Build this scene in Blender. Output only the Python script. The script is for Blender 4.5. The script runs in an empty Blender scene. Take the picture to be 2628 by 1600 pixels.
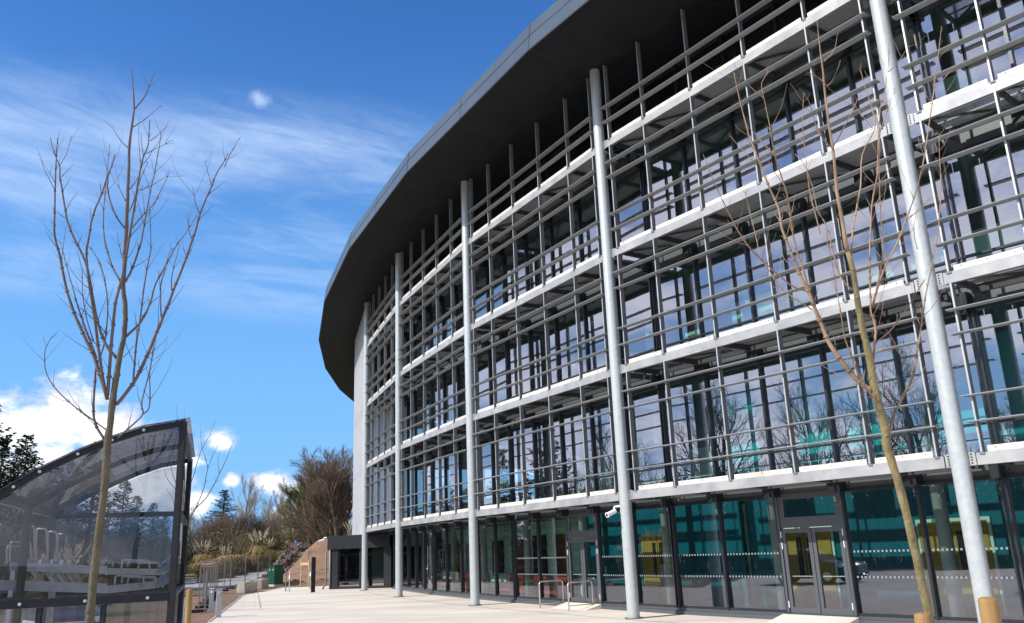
import bpy, math, random
from mathutils import Vector, Matrix
import numpy as np
S = bpy.context.scene
COL = S.collection
R_ = math.radians
# ------------------------------------------------------------------ camera
PW, PH = 2628.0, 1600.0                     # size of the photograph in pixels
FOC, PITCH, ROLL, EYE = 0.8259352 * PW, 0.2728776, -0.0388333, 2.0
_f = np.array([0, math.cos(PITCH), math.sin(PITCH)]); _r = np.array([1., 0, 0]); _u = np.cross(_r, _f)
_c, _s = math.cos(ROLL), math.sin(ROLL)
CR, CU, CF = _c * _r + _s * _u, -_s * _r + _c * _u, _f
CAMP = np.array([0, 0, EYE])
cd = bpy.data.cameras.new('camera'); cam = bpy.data.objects.new('camera', cd); COL.objects.link(cam)
cd.sensor_width = 36; cd.lens = 0.8259352 * 36; cd.clip_end = 5000; cd.clip_start = 0.05
cam.matrix_world = Matrix(((CR[0], CU[0], -CF[0], 0), (CR[1], CU[1], -CF[1], 0), (CR[2], CU[2], -CF[2], EYE), (0, 0, 0, 1)))
S.camera = cam
def ray(u, v): return CF + CR * (u - PW / 2) / FOC + CU * (PH / 2 - v) / FOC
def at(u, v, dep):
    return Vector(ray(u, v) * dep + CAMP)
def azel(u, v):
    d = ray(u, v); return math.atan2(d[0], d[1]), math.atan2(d[2], math.hypot(d[0], d[1]))
# ------------------------------------------------------------------ light, sky
SUN_AZ, SUN_EL = -118.0, 39.0
w = bpy.data.worlds.new('World'); S.world = w; w.use_nodes = True
nt = w.node_tree; N = nt.nodes; L = nt.links; N.clear()
def node(t, **k):
    n = N.new(t)
    for a, b in k.items(): setattr(n, a, b)
    return n
def M(op, a, b=None, c=None, clamp=False):
    n = node('ShaderNodeMath', operation=op); n.use_clamp = clamp
    for i, x in enumerate((a, b, c)):
        if x is None: continue
        if isinstance(x, (int, float)): n.inputs[i].default_value = x
        else: L.new(x, n.inputs[i])
    return n.outputs[0]
out = node('ShaderNodeOutputWorld'); bg = node('ShaderNodeBackground'); L.new(bg.outputs[0], out.inputs[0])
sky = node('ShaderNodeTexSky', sky_type='NISHITA'); sky.sun_disc = False
sky.sun_elevation = R_(SUN_EL); sky.sun_rotation = R_(SUN_AZ); sky.air_density = 1.0; sky.dust_density = 0.1; sky.ozone_density = 2.0; sky.altitude = 100
tc = node('ShaderNodeTexCoord'); sp = node('ShaderNodeSeparateXYZ'); L.new(tc.outputs['Generated'], sp.inputs[0])
X, Y, Z = sp.outputs
AZ = M('ARCTAN2', X, Y); EL = M('ARCSINE', Z)
def comb(a, b, c=0.0):
    n = node('ShaderNodeCombineXYZ')
    for i, x in enumerate((a, b, c)):
        if isinstance(x, (int, float)): n.inputs[i].default_value = x
        else: L.new(x, n.inputs[i])
    return n.outputs[0]
def noise(vec, scale, detail=6, rough=0.55, dist=0.0):
    n = node('ShaderNodeTexNoise'); L.new(vec, n.inputs['Vector']); n.inputs['Scale'].default_value = scale
    n.inputs['Detail'].default_value = detail; n.inputs['Roughness'].default_value = rough; n.inputs['Distortion'].default_value = dist
    return n.outputs[0]
def ramp(x, lo, hi):
    n = node('ShaderNodeMapRange'); n.interpolation_type = 'SMOOTHSTEP'; L.new(x, n.inputs[0]); n.inputs[1].default_value = lo; n.inputs[2].default_value = hi
    return n.outputs[0]
K = PW / 2464.0
def blob(u, v, ru, rv=None):                       # a cloud lump at a direction, sizes in photo pixels
    a, e = azel(u * K, v * K); ru = ru * K / FOC; rv = (rv * K / FOC) if rv else ru
    dx = M('DIVIDE', M('SUBTRACT', AZ, a), ru / max(.3, math.cos(e))); dy = M('DIVIDE', M('SUBTRACT', EL, e), rv)
    d2 = M('ADD', M('MULTIPLY', dx, dx), M('MULTIPLY', dy, dy))
    return M('SUBTRACT', 1.0, M('SQRT', d2))
def union(bl):
    o = bl[0]
    for b in bl[1:]: o = M('MAXIMUM', o, b)
    return o
cum = union([blob(*b) for b in [(20, 1040, 170, 90), (170, 985, 100, 88), (120, 1020, 130, 85), (250, 1040, 125, 80), (335, 1060, 85, 70), (90, 1140, 260, 100), (300, 1150, 190, 130), (410, 1140, 75, 110),
    (535, 1062, 42, 34), (556, 1157, 26, 20), (660, 1160, 66, 34), (705, 1180, 66, 50), (700, 1235, 60, 45), (790, 1215, 90, 60), (470, 1210, 60, 40)]])
nz = noise(comb(AZ, M('MULTIPLY', EL, 1.5), 0.3), 26, 8, 0.62, .3)
cumv = M('ADD', cum, M('MULTIPLY', M('SUBTRACT', nz, 0.5), 1.7))
cumm = ramp(cumv, 0.04, 0.62)
# clouds all round, low over the horizon and outside the picture's part of the sky
gn = noise(comb(AZ, M('MULTIPLY', EL, 2.2), 4.1), 4.2, 8, .6, .2)
away = M('SUBTRACT', 1.0, M('MULTIPLY', ramp(AZ, -0.95, -0.6), M('SUBTRACT', 1.0, ramp(AZ, .45, .8))))
gen = M('MULTIPLY', M('MULTIPLY', M('MULTIPLY_ADD', ramp(gn, .40, .58), .85, .15), M('SUBTRACT', 1.0, ramp(EL, .30, .95))), away)
# cirrus
cmask = union([blob(*b) for b in [(150, 350, 700, 210), (700, 370, 620, 170), (350, 470, 650, 190), (800, 560, 420, 150), (720, 690, 460, 110), (60, 640, 360, 90)]])
cz = noise(comb(M('ADD', M('MULTIPLY', AZ, 1.0), M('MULTIPLY', EL, 1.2)), M('MULTIPLY', EL, 4.2), 1.7), 3.4, 9, .56, .7)
czf = noise(comb(M('MULTIPLY', AZ, 2.0), M('ADD', M('MULTIPLY', EL, 9.0), M('MULTIPLY', AZ, 1.5)), 8.2), 7.0, 8, .65, .9)
cir = M('MULTIPLY', ramp(M('ADD', M('MULTIPLY', cz, .68), M('MULTIPLY', czf, .32)), .39, .66), ramp(cmask, 0.0, .75))
band = M('MULTIPLY', ramp(union([blob(60, 330, 560, 95), blob(420, 380, 560, 85), blob(0, 420, 420, 80), blob(700, 330, 420, 60)]), 0.0, .9), .30)
cirm = M('ADD', M('MULTIPLY', cir, .36), M('MULTIPLY', band, M('MULTIPLY_ADD', cz, 1.6, .1)))
puff = M('MULTIPLY', ramp(M('ADD', blob(625, 238, 32, 26), M('MULTIPLY', M('SUBTRACT', noise(comb(AZ, EL, 2.), 60, 5), .5), 1.2)), .0, .9), .55)
mixc = node('ShaderNodeMixRGB'); mixc.inputs[2].default_value = (4.6, 5.9, 8.0, 1)
hs = node('ShaderNodeHueSaturation'); hs.inputs['Saturation'].default_value = 1.25; hs.inputs['Value'].default_value = 1.0
L.new(sky.outputs[0], hs.inputs['Color'])
low = node('ShaderNodeMixRGB'); low.inputs[2].default_value = (1.5, 3.7, 6.9, 1); tn = node('ShaderNodeMixRGB', blend_type='MULTIPLY'); tn.inputs[0].default_value = 1; tn.inputs[2].default_value = (.84, 1.05, 1.34, 1); L.new(hs.outputs[0], tn.inputs[1]); L.new(tn.outputs[0], low.inputs[1])
L.new(M('MULTIPLY', M('SUBTRACT', 1.0, ramp(EL, -.02, .62)), .92), low.inputs[0]); L.new(low.outputs[0], mixc.inputs[1]); L.new(M('ADD', cirm, puff, clamp=True), mixc.inputs[0])
# cumulus: white tops, grey undersides from a second noise
shade = node('ShaderNodeMixRGB'); shade.inputs[1].default_value = (5.6, 6.0, 7.0, 1); shade.inputs[2].default_value = (10.5, 10.5, 10.6, 1)
L.new(ramp(M('ADD', cumv, M('MULTIPLY', M('SUBTRACT', noise(comb(AZ, M('MULTIPLY', EL, 1.6), 9.), 20, 6, .6), .5), -2.2)), .1, 1.0), shade.inputs[0])
gmix = node('ShaderNodeMixRGB'); gmix.inputs[2].default_value = (9.4, 9.6, 11.2, 1); L.new(mixc.outputs[0], gmix.inputs[1]); L.new(gen, gmix.inputs[0])
sh2 = node('ShaderNodeMixRGB'); L.new(gmix.outputs[0], sh2.inputs[1]); L.new(shade.outputs[0], sh2.inputs[2])
L.new(M('MULTIPLY', M('MULTIPLY', cumm, M('SUBTRACT', 1.0, away)), .95), sh2.inputs[0])
L.new(sh2.outputs[0], bg.inputs[0]); bg.inputs[1].default_value = 0.11
sd = bpy.data.lights.new('sun', 'SUN'); sd.energy = 4.4; sd.angle = R_(.53); sd.color = (1, .955, .88)
so = bpy.data.objects.new('sun', sd); COL.objects.link(so)
_sv = Vector((math.sin(R_(SUN_AZ)) * math.cos(R_(SUN_EL)), math.cos(R_(SUN_AZ)) * math.cos(R_(SUN_EL)), math.sin(R_(SUN_EL))))
so.rotation_euler = _sv.to_track_quat('Z', 'Y').to_euler(); so.location = (-20, -20, 40)
S.view_settings.view_transform = 'Standard'; S.view_settings.look = 'None'; S.view_settings.exposure = 0.42; S.view_settings.gamma = 1
S.cycles.max_bounces = 8; S.cycles.transparent_max_bounces = 24; S.cycles.glossy_bounces = 4; S.cycles.diffuse_bounces = 3
S.cycles.caustics_reflective = False; S.cycles.caustics_refractive = False
# ------------------------------------------------------------------ helpers
random.seed(7)
class MB:
    def __init__(s): s.v = []; s.f = []; s.m = []
    def add(s, vs, fs, mi=0):
        b = len(s.v); s.v += [tuple(x) for x in vs]; s.f += [tuple(b + i for i in f) for f in fs]; s.m += [mi] * len(fs)
    def hexa(s, p, mi=0):      # 8 points, bottom ring then top ring
        s.add(p, [(3, 2, 1, 0), (4, 5, 6, 7), (0, 1, 5, 4), (1, 2, 6, 5), (2, 3, 7, 6), (3, 0, 4, 7)], mi)
    def box(s, c, d, rz=0, mi=0):
        cx, cy, cz = c; a, b = d[0] / 2, d[1] / 2; co, si = math.cos(rz), math.sin(rz); p = []
        for z in (cz - d[2] / 2, cz + d[2] / 2):
            for x, y in ((-a, -b), (a, -b), (a, b), (-a, b)): p.append((cx + x * co - y * si, cy + x * si + y * co, z))
        s.hexa(p, mi)
    def beam(s, a, b, w_, h_, mi=0):   # square bar between two points
        a, b = Vector(a), Vector(b); d = (b - a).normalized(); x = d.cross(Vector((0, 0, 1)))
        if x.length < 1e-3: x = Vector((1, 0, 0))
        x.normalize(); y = x.cross(d); x *= w_ / 2; y *= h_ / 2
        p = [a - x - y, a + x - y, a + x + y, a - x + y, b - x - y, b + x - y, b + x + y, b - x + y]
        s.hexa(p, mi)
    def tube(s, pts, rad, n=8, cap=True, mi=0):
        pts = [Vector(p) for p in pts]
        if not hasattr(rad, '__len__'): rad = [rad] * len(pts)
        rings = []; ref = None
        for i, p in enumerate(pts):
            d = (pts[min(i + 1, len(pts) - 1)] - pts[max(i - 1, 0)])
            d = d.normalized() if d.length > 1e-9 else Vector((0, 0, 1))
            if ref is None: ref = Vector((1, 0, 0)) if abs(d.x) < .8 else Vector((0, 1, 0))
            x = d.cross(ref).normalized(); y = d.cross(x); ref = y.cross(d) * 1.0 if False else ref
            rings.append([p + (x * math.cos(2 * math.pi * k / n) + y * math.sin(2 * math.pi * k / n)) * rad[i] for k in range(n)])
        b = len(s.v); s.v += [tuple(q) for r in rings for q in r]
        for i in range(len(pts) - 1):
            for k in range(n):
                s.f.append((b + i * n + k, b + i * n + (k + 1) % n, b + (i + 1) * n + (k + 1) % n, b + (i + 1) * n + k)); s.m.append(mi)
        if cap:
            s.f.append(tuple(b + k for k in range(n - 1, -1, -1))); s.m.append(mi)
            s.f.append(tuple(b + (len(pts) - 1) * n + k for k in range(n))); s.m.append(mi)
    def lathe(s, c, prof, n=16, mi=0):      # prof: (radius, z)
        b = len(s.v)
        for r, z in prof:
            for k in range(n): s.v.append((c[0] + r * math.cos(2 * math.pi * k / n), c[1] + r * math.sin(2 * math.pi * k / n), c[2] + z))
        for i in range(len(prof) - 1):
            for k in range(n): s.f.append((b + i * n + k, b + i * n + (k + 1) % n, b + (i + 1) * n + (k + 1) % n, b + (i + 1) * n + k)); s.m.append(mi)
        s.f.append(tuple(b + (len(prof) - 1) * n + k for k in range(n))); s.m.append(mi)
        s.f.append(tuple(b + k for k in range(n - 1, -1, -1))); s.m.append(mi)
    def build(s, name, mat, parent=None, smooth=False, bevel=0):
        me = bpy.data.meshes.new(name); me.from_pydata(s.v, [], s.f); me.update()
        mats = mat if isinstance(mat, (list, tuple)) else [mat]
        for m_ in mats: me.materials.append(m_)
        if len(mats) > 1: me.polygons.foreach_set('material_index', s.m)
        if smooth: me.polygons.foreach_set('use_smooth', [True] * len(me.polygons))
        o = bpy.data.objects.new(name, me); COL.objects.link(o)
        if parent:
            o.parent = parent; o.matrix_parent_inverse = Matrix.Translation(-Vector(parent.location)) if tuple(parent.rotation_euler) == (0, 0, 0) else parent.matrix_basis.inverted()
        if bevel:
            b = o.modifiers.new('bevel', 'BEVEL'); b.width = bevel; b.segments = 2; b.limit_method = 'ANGLE'
        return o
def tag(o, label=None, cat=None, group=None, kind=None):
    if label: o['label'] = label
    if cat: o['category'] = cat
    if group: o['group'] = group
    if kind: o['kind'] = kind
    return o
def thing(name, loc, label, cat, group=None):
    o = bpy.data.objects.new(name, None); COL.objects.link(o); o.location = loc; o.empty_display_size = .3
    return tag(o, label, cat, group)
def copy_tree(root, loc, rz=0, scale=1.0):     # things whose mesh data is built around the origin
    r = root.copy(); COL.objects.link(r); r.location = loc; r.rotation_euler = (0, 0, rz); r.scale = (scale,) * 3 if not hasattr(scale, '__len__') else scale
    for ch in root.children:
        c = ch.copy(); COL.objects.link(c); c.parent = r
        for g in ch.children:
            q = g.copy(); COL.objects.link(q); q.parent = c
    return r
# ------------------------------------------------------------------ materials
def mat(name, col, rough=.6, metal=0., var=0., vscale=5., bump=0., bscale=40., col2=None, detail=5, spec=.5, coords='Object', stretch=None, thr=(.35, .65)):
    m = bpy.data.materials.new(name); m.use_nodes = True; t = m.node_tree; p = t.nodes['Principled BSDF']
    p.inputs['Base Color'].default_value = (*col, 1); p.inputs['Roughness'].default_value = rough; p.inputs['Metallic'].default_value = metal
    p.inputs['Specular IOR Level'].default_value = spec
    if var or col2 or bump:
        tc_ = t.nodes.new('ShaderNodeTexCoord'); src = tc_.outputs[coords]
        if stretch:
            mp = t.nodes.new('ShaderNodeMapping'); t.links.new(src, mp.inputs[0]); mp.inputs['Scale'].default_value = stretch; src = mp.outputs[0]
    if var or col2:
        n = t.nodes.new('ShaderNodeTexNoise'); t.links.new(src, n.inputs['Vector']); n.inputs['Scale'].default_value = vscale; n.inputs['Detail'].default_value = detail; n.inputs['Roughness'].default_value = .6
        cr = t.nodes.new('ShaderNodeValToRGB'); c2 = col2 or tuple(max(0, x * (1 - var)) for x in col); c1 = col if col2 else tuple(min(1, x * (1 + var)) for x in col)
        cr.color_ramp.elements[0].position = thr[0]; cr.color_ramp.elements[1].position = thr[1]
        cr.color_ramp.elements[0].color = (*c2, 1); cr.color_ramp.elements[1].color = (*c1, 1)
        t.links.new(n.outputs[0], cr.inputs[0]); t.links.new(cr.outputs[0], p.inputs['Base Color'])
    if bump:
        n2 = t.nodes.new('ShaderNodeTexNoise'); t.links.new(src, n2.inputs['Vector']); n2.inputs['Scale'].default_value = bscale; n2.inputs['Detail'].default_value = 6
        b = t.nodes.new('ShaderNodeBump'); b.inputs['Strength'].default_value = bump; b.inputs['Distance'].default_value = .02
        t.links.new(n2.outputs[0], b.inputs['Height']); t.links.new(b.outputs[0], p.inputs['Normal'])
    return m
def glass(name, tint, base=.27, gl=(.92, .92, 1.0), wav=0., haze=0.0, hcol=(.5, .5, .5)):
    m = bpy.data.materials.new(name); m.use_nodes = True; t = m.node_tree; t.nodes.clear(); n = t.nodes.new
    o = n('ShaderNodeOutputMaterial'); mx = n('ShaderNodeMixShader'); tr = n('ShaderNodeBsdfTransparent'); g = n('ShaderNodeBsdfGlossy'); fr = n('ShaderNodeFresnel')
    fr.inputs[0].default_value = 1.5; tr.inputs[0].default_value = (*tint, 1); g.inputs['Color'].default_value = (*gl, 1); g.inputs['Roughness'].default_value = 0.0
    ma = n('ShaderNodeMath'); ma.operation = 'MULTIPLY_ADD'; ma.inputs[1].default_value = 1 - base; ma.inputs[2].default_value = base; t.links.new(fr.outputs[0], ma.inputs[0])
    t.links.new(ma.outputs[0], mx.inputs[0]); t.links.new(tr.outputs[0], mx.inputs[1]); t.links.new(g.outputs[0], mx.inputs[2])
    if wav:
        tc_ = n('ShaderNodeTexCoord'); nn = n('ShaderNodeTexNoise'); nn.inputs['Scale'].default_value = .9; nn.inputs['Detail'].default_value = 1; b = n('ShaderNodeBump'); b.inputs['Strength'].default_value = wav; b.inputs['Distance'].default_value = .02
        t.links.new(tc_.outputs['Object'], nn.inputs['Vector']); t.links.new(nn.outputs[0], b.inputs['Height']); t.links.new(b.outputs[0], g.inputs['Normal'])
    last = mx
    if haze:
        df = n('ShaderNodeBsdfDiffuse'); df.inputs[0].default_value = (*hcol, 1); m2 = n('ShaderNodeMixShader'); m2.inputs[0].default_value = haze
        t.links.new(mx.outputs[0], m2.inputs[1]); t.links.new(df.outputs[0], m2.inputs[2]); last = m2
    t.links.new(last.outputs[0], o.inputs[0]); return m
G = {}
G['galv'] = mat('galvanised_column', (.47, .50, .495), .36, .22, col2=(.40, .435, .435), vscale=8, bump=.12, bscale=70)
G['beam'] = mat('galvanised_beam', (.37, .37, .37), .5, .15, col2=(.25, .26, .27), vscale=1.6, bump=.1, bscale=50, detail=8)
G['toe'] = mat('toe_plate', (.60, .565, .50), .55, .05, var=.22, vscale=3)
G['alu'] = mat('louvre_aluminium', (.37, .39, .40), .45, .25, var=.05, vscale=3)
G['fin'] = mat('fin_grey', (.16, .165, .17), .55, .1, var=.06, vscale=3)
G['grate'] = mat('grating_steel', (.36, .36, .36), .5, .2)
G['dark'] = mat('dark_frame', (.022, .026, .032), .35, .2)
G['door'] = mat('door_frame', (.085, .095, .105), .4, .2)
G['brk'] = mat('walkway_steel', (.05, .055, .058), .6, .1)
G['slabedge'] = mat('spandrel', (.065, .075, .075), .5, .1, var=.1)
G['fascia'] = mat('roof_fascia', (.085, .112, .132), .36, .45, var=.05, vscale=1.2)
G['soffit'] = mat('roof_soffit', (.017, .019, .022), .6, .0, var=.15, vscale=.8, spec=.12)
G['seam'] = mat('seam', (.012, .013, .015), .6)
G['clad'] = mat('white_cladding', (.62, .63, .64), .5, .05, var=.05, vscale=2)
G['teal'] = mat('teal_wall', (.0, .135, .19), .5)
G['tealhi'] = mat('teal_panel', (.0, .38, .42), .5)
G['teal_lit'] = mat('teal_storey_lit', (.0, .50, .56), .5)  # lit copy of the teal wall, brightness put into the colour
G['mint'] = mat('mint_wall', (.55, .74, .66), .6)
G['ingreen'] = mat('green_partition', (.60, .95, .72), .5)
G['ceil'] = mat('ceiling', (.24, .29, .28), .8, var=.1, vscale=.6)
G['floor_in'] = mat('pale_floor', (.16, .16, .16), .5)
G['yellow'] = mat('yellow_door', (.44, .29, .06), .5)
G['trim'] = mat('door_trim', (.62, .80, .68), .5)
G['wallin'] = mat('inner_wall', (.16, .18, .18), .8)
G['intcol'] = mat('inner_column', (.62, .66, .66), .5)
G['red'] = mat('red_furniture', (.40, .045, .025), .5)
G['wood'] = mat('brown_panel', (.14, .07, .035), .6, var=.2, vscale=3)
G['glass'] = glass('facade_glass', (.72, .88, .85), .32, (.93, .93, 1.0), .08)
G['gglass'] = glass('ground_glass', (.72, .84, .82), .15, (.88, .88, 1.0), .02)
G['pave'] = mat('pavement', (.72, .64, .53), .75, col2=(.58, .515, .43), vscale=.4, stretch=(.5, 1.3, 1), thr=(.38, .62), bump=.12, bscale=30, detail=9)
G['slot'] = mat('slot_drain', (.06, .055, .05), .8)
G['soil'] = mat('bare_soil', (.245, .145, .085), .95, col2=(.145, .085, .052), vscale=.9, bump=.9, bscale=6, detail=9)
G['grass'] = mat('rough_grass', (.11, .12, .04), .9, col2=(.16, .12, .055), vscale=.5, bump=.6, bscale=5, detail=9)
G['asph'] = mat('asphalt', (.30, .28, .265), .85, var=.12, vscale=1.2, bump=.2, bscale=60, detail=8)
G['clear'] = glass('clear_film', (1, 1, 1), 0.0)
G['clear'].node_tree.nodes['Math'].inputs[1].default_value = 0
G['dots'] = mat('etched_dots', (.22, .24, .25), .8)
G['kerb'] = mat('kerb_concrete', (.42, .40, .36), .85, var=.15, vscale=4, bump=.3, bscale=40)
G['conc'] = mat('raw_concrete', (.34, .31, .26), .9, var=.25, vscale=3, bump=.5, bscale=25)
G['black'] = mat('black_steel', (.010, .011, .015), .45, .0, var=.1, spec=.25)
G['poly'] = glass('smoked_polycarbonate', (.42, .44, .48), .04, (1, 1, 1), .03, .04, (.30, .31, .33))
G['panel'] = glass('clear_panel', (.60, .62, .66), .03, (1, 1, 1), .1, .02, (.34, .36, .38))
G['rack'] = mat('rack_steel', (.36, .38, .40), .4, .5, var=.12, vscale=9)
G['stake'] = mat('timber_stake', (.42, .26, .09), .75, col2=(.26, .15, .05), vscale=6, bump=.4, bscale=30, stretch=(1, 1, .15), detail=8)
G['bark'] = mat('green_brown_bark', (.27, .215, .10), .8, col2=(.115, .10, .045), vscale=10, bump=.6, bscale=60, detail=8, stretch=(1, 1, .5))
G['barkl'] = mat('grey_brown_bark', (.125, .105, .062), .8, col2=(.075, .065, .045), vscale=11, bump=.8, bscale=45, detail=9, stretch=(1, 1, .6))
G['barkp'] = mat('pale_bark', (.34, .29, .19), .8, col2=(.20, .17, .10), vscale=14, bump=.6, bscale=60, detail=8, stretch=(1, 1, .5))
G['twig'] = mat('purple_brown_twig', (.105, .078, .072), .7, var=.25, vscale=8)
G['twigr'] = mat('red_brown_twig', (.27, .175, .11), .7, var=.35, vscale=5)
G['btrunk'] = mat('grey_bark', (.12, .10, .08), .9, var=.3, vscale=3)
G['btwig'] = mat('brown_twigs', (.135, .095, .065), .9, var=.3, vscale=.6)
G['gtwig'] = mat('olive_twigs', (.15, .145, .06), .9, var=.3, vscale=.6)
G['ptwig'] = mat('pale_twigs', (.30, .27, .22), .9, var=.2, vscale=.6)
G['conif'] = mat('conifer_needles', (.035, .055, .028), .8, col2=(.018, .03, .018), vscale=1.2)
G['leaf'] = mat('evergreen_leaves', (.075, .095, .028), .7, col2=(.03, .045, .018), vscale=1.5)
G['olive'] = mat('olive_leaves', (.17, .165, .05), .8, col2=(.085, .075, .03), vscale=1.1)
G['straw'] = mat('straw_blades', (.44, .32, .13), .85, col2=(.24, .17, .07), vscale=1.4)
G['plume'] = mat('pampas_plumes', (.54, .45, .33), .9, var=.2, vscale=4)
G['white'] = mat('white_plastic', (.8, .8, .8), .4)
G['grey'] = mat('grey_bollard_paint', (.36, .38, .40), .5, .2, var=.05)
G['green'] = mat('green_cabinet_paint', (.006, .062, .036), .45, var=.1)
G['signred'] = mat('sign_red', (.30, .03, .03), .5)
G['signblue'] = mat('sign_blue', (.012, .05, .30), .5)
G['stain'] = mat('stainless_steel', (.58, .55, .52), .3, .7)
G['stone'] = mat('rubble_stone', (.20, .165, .15), .9, col2=(.07, .05, .045), vscale=2.5, bump=.6, bscale=10)
G['newwood'] = mat('new_timber', (.58, .42, .25), .8, var=.12, vscale=5)
G['lobby'] = mat('anthracite_panel', (.018, .022, .027), .4, .2, var=.1)
G['wire'] = mat('fence_wire', (.22, .21, .20), .5, .5)
for q_ in ('poly', 'panel'): G[q_].node_tree.nodes['Math'].inputs[1].default_value = .40
# ------------------------------------------------------------------ building geometry
CC = np.array([94.65284526, 83.51852958]); RR = 108.734
P = {1: (8.697, 16.926), 2: (3.049, 24.933), 3: (-1.797, 33.312), 4: (-5.851, 42.026), 5: (-9.069, 50.883)}
def ring(k, rr=RR):
    th = R_(-142.28 - 5.065 * (k - 1)); return (CC[0] + rr * math.cos(th), CC[1] + rr * math.sin(th))
for k in (0, 6, 7, 8, 9, 10): P[k] = ring(k)
BZ = [3.22, 6.89, 10.56, 14.25]      # undersides of the galvanised beams
ROOF = 17.15; GO = 1.75              # soffit height; glass line behind the columns
class Fr:                            # frame of one bay: s runs along it towards the camera, o into the building
    def __init__(s, a, b):
        s.a = np.array(a); d = np.array(b) - s.a; s.L = float(np.linalg.norm(d)); s.d = d / s.L
        n = np.array([s.d[1], -s.d[0]]); s.n = n if n @ (CC - s.a) > 0 else -n
        s.rz = math.atan2(s.d[1], s.d[0])
    def p(s, t, o, z): q = s.a + s.d * t + s.n * o; return (q[0], q[1], z)
    def box(s, mb, s0, s1, o0, o1, z0, z1, mi=0):
        mb.hexa([s.p(s0, o0, z0), s.p(s1, o0, z0), s.p(s1, o1, z0), s.p(s0, o1, z0), s.p(s0, o0, z1), s.p(s1, o0, z1), s.p(s1, o1, z1), s.p(s0, o1, z1)], mi)
bays = {k: Fr(P[k + 1], P[k]) for k in range(0, 5)}      # bay 1 lies between columns 1 and 2
B = thing('office_building', (0, 36, 0), 'curved four storey glass office building with galvanised walkways, louvres and an overhanging grey roof', 'building')
# floor plate helper following the curve
def arc_slab(mb, k0, k1, o0, o1, z0, z1, mi=0):
    for k in range(k0, k1):
        def q(kk, o, z):
            c = np.array(P[kk]); n = CC - c; n = n / np.linalg.norm(n); r = c + n * o; return (r[0], r[1], z)
        mb.hexa([q(k, o0, z0), q(k + 1, o0, z0), q(k + 1, o1, z0), q(k, o1, z0), q(k, o0, z1), q(k + 1, o0, z1), q(k + 1, o1, z1), q(k, o1, z1)], mi)
# columns
for k in range(0, 6):
    m = MB(); x, y = P[k]; pr = [(.172, 0.0), (.172, ROOF)]
    m.tube([(x, y, .0), (x, y, ROOF - .005)], .172, 40, cap=False)
    for z in (7.6, 12.9): m.tube([(x, y, z - .02), (x, y, z + .02)], .1755, 40, cap=False)
    c = m.build('column', G['galv'], B, True)
    bm_ = MB(); bm_.tube([(x, y, .004), (x, y, .03)], .26, 24); bm_.build('base_plate', G['fin'], c)
    bp = MB()
    for z in BZ:
        for kk, sg in ((k, -1), (k - 1, 1)):
            if kk < 0 or kk > 4: continue
            fr = bays[kk]; s0 = fr.L if kk == k - 0 and False else None
            base = 0.0 if kk == k - 1 else fr.L
            if kk == k - 1: a, b = .15, .30
            else: a, b = fr.L - .30, fr.L - .15
            bp = MB(); fr.box(bp, a, b, .02, .04, z + .0, z + .26, 0)
            for j in range(4):
                zz = z + .045 + j * .057; xx = (a + b) / 2
                fr.box(bp, xx - .014, xx + .014, .012, .019, zz - .014, zz + .014, 1)
            bp.build('bracket_plate', [G['beam'], G['dark']], c)
FS = [0.45, 2.0, 3.93, 5.87, 7.80, 9.28]
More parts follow.
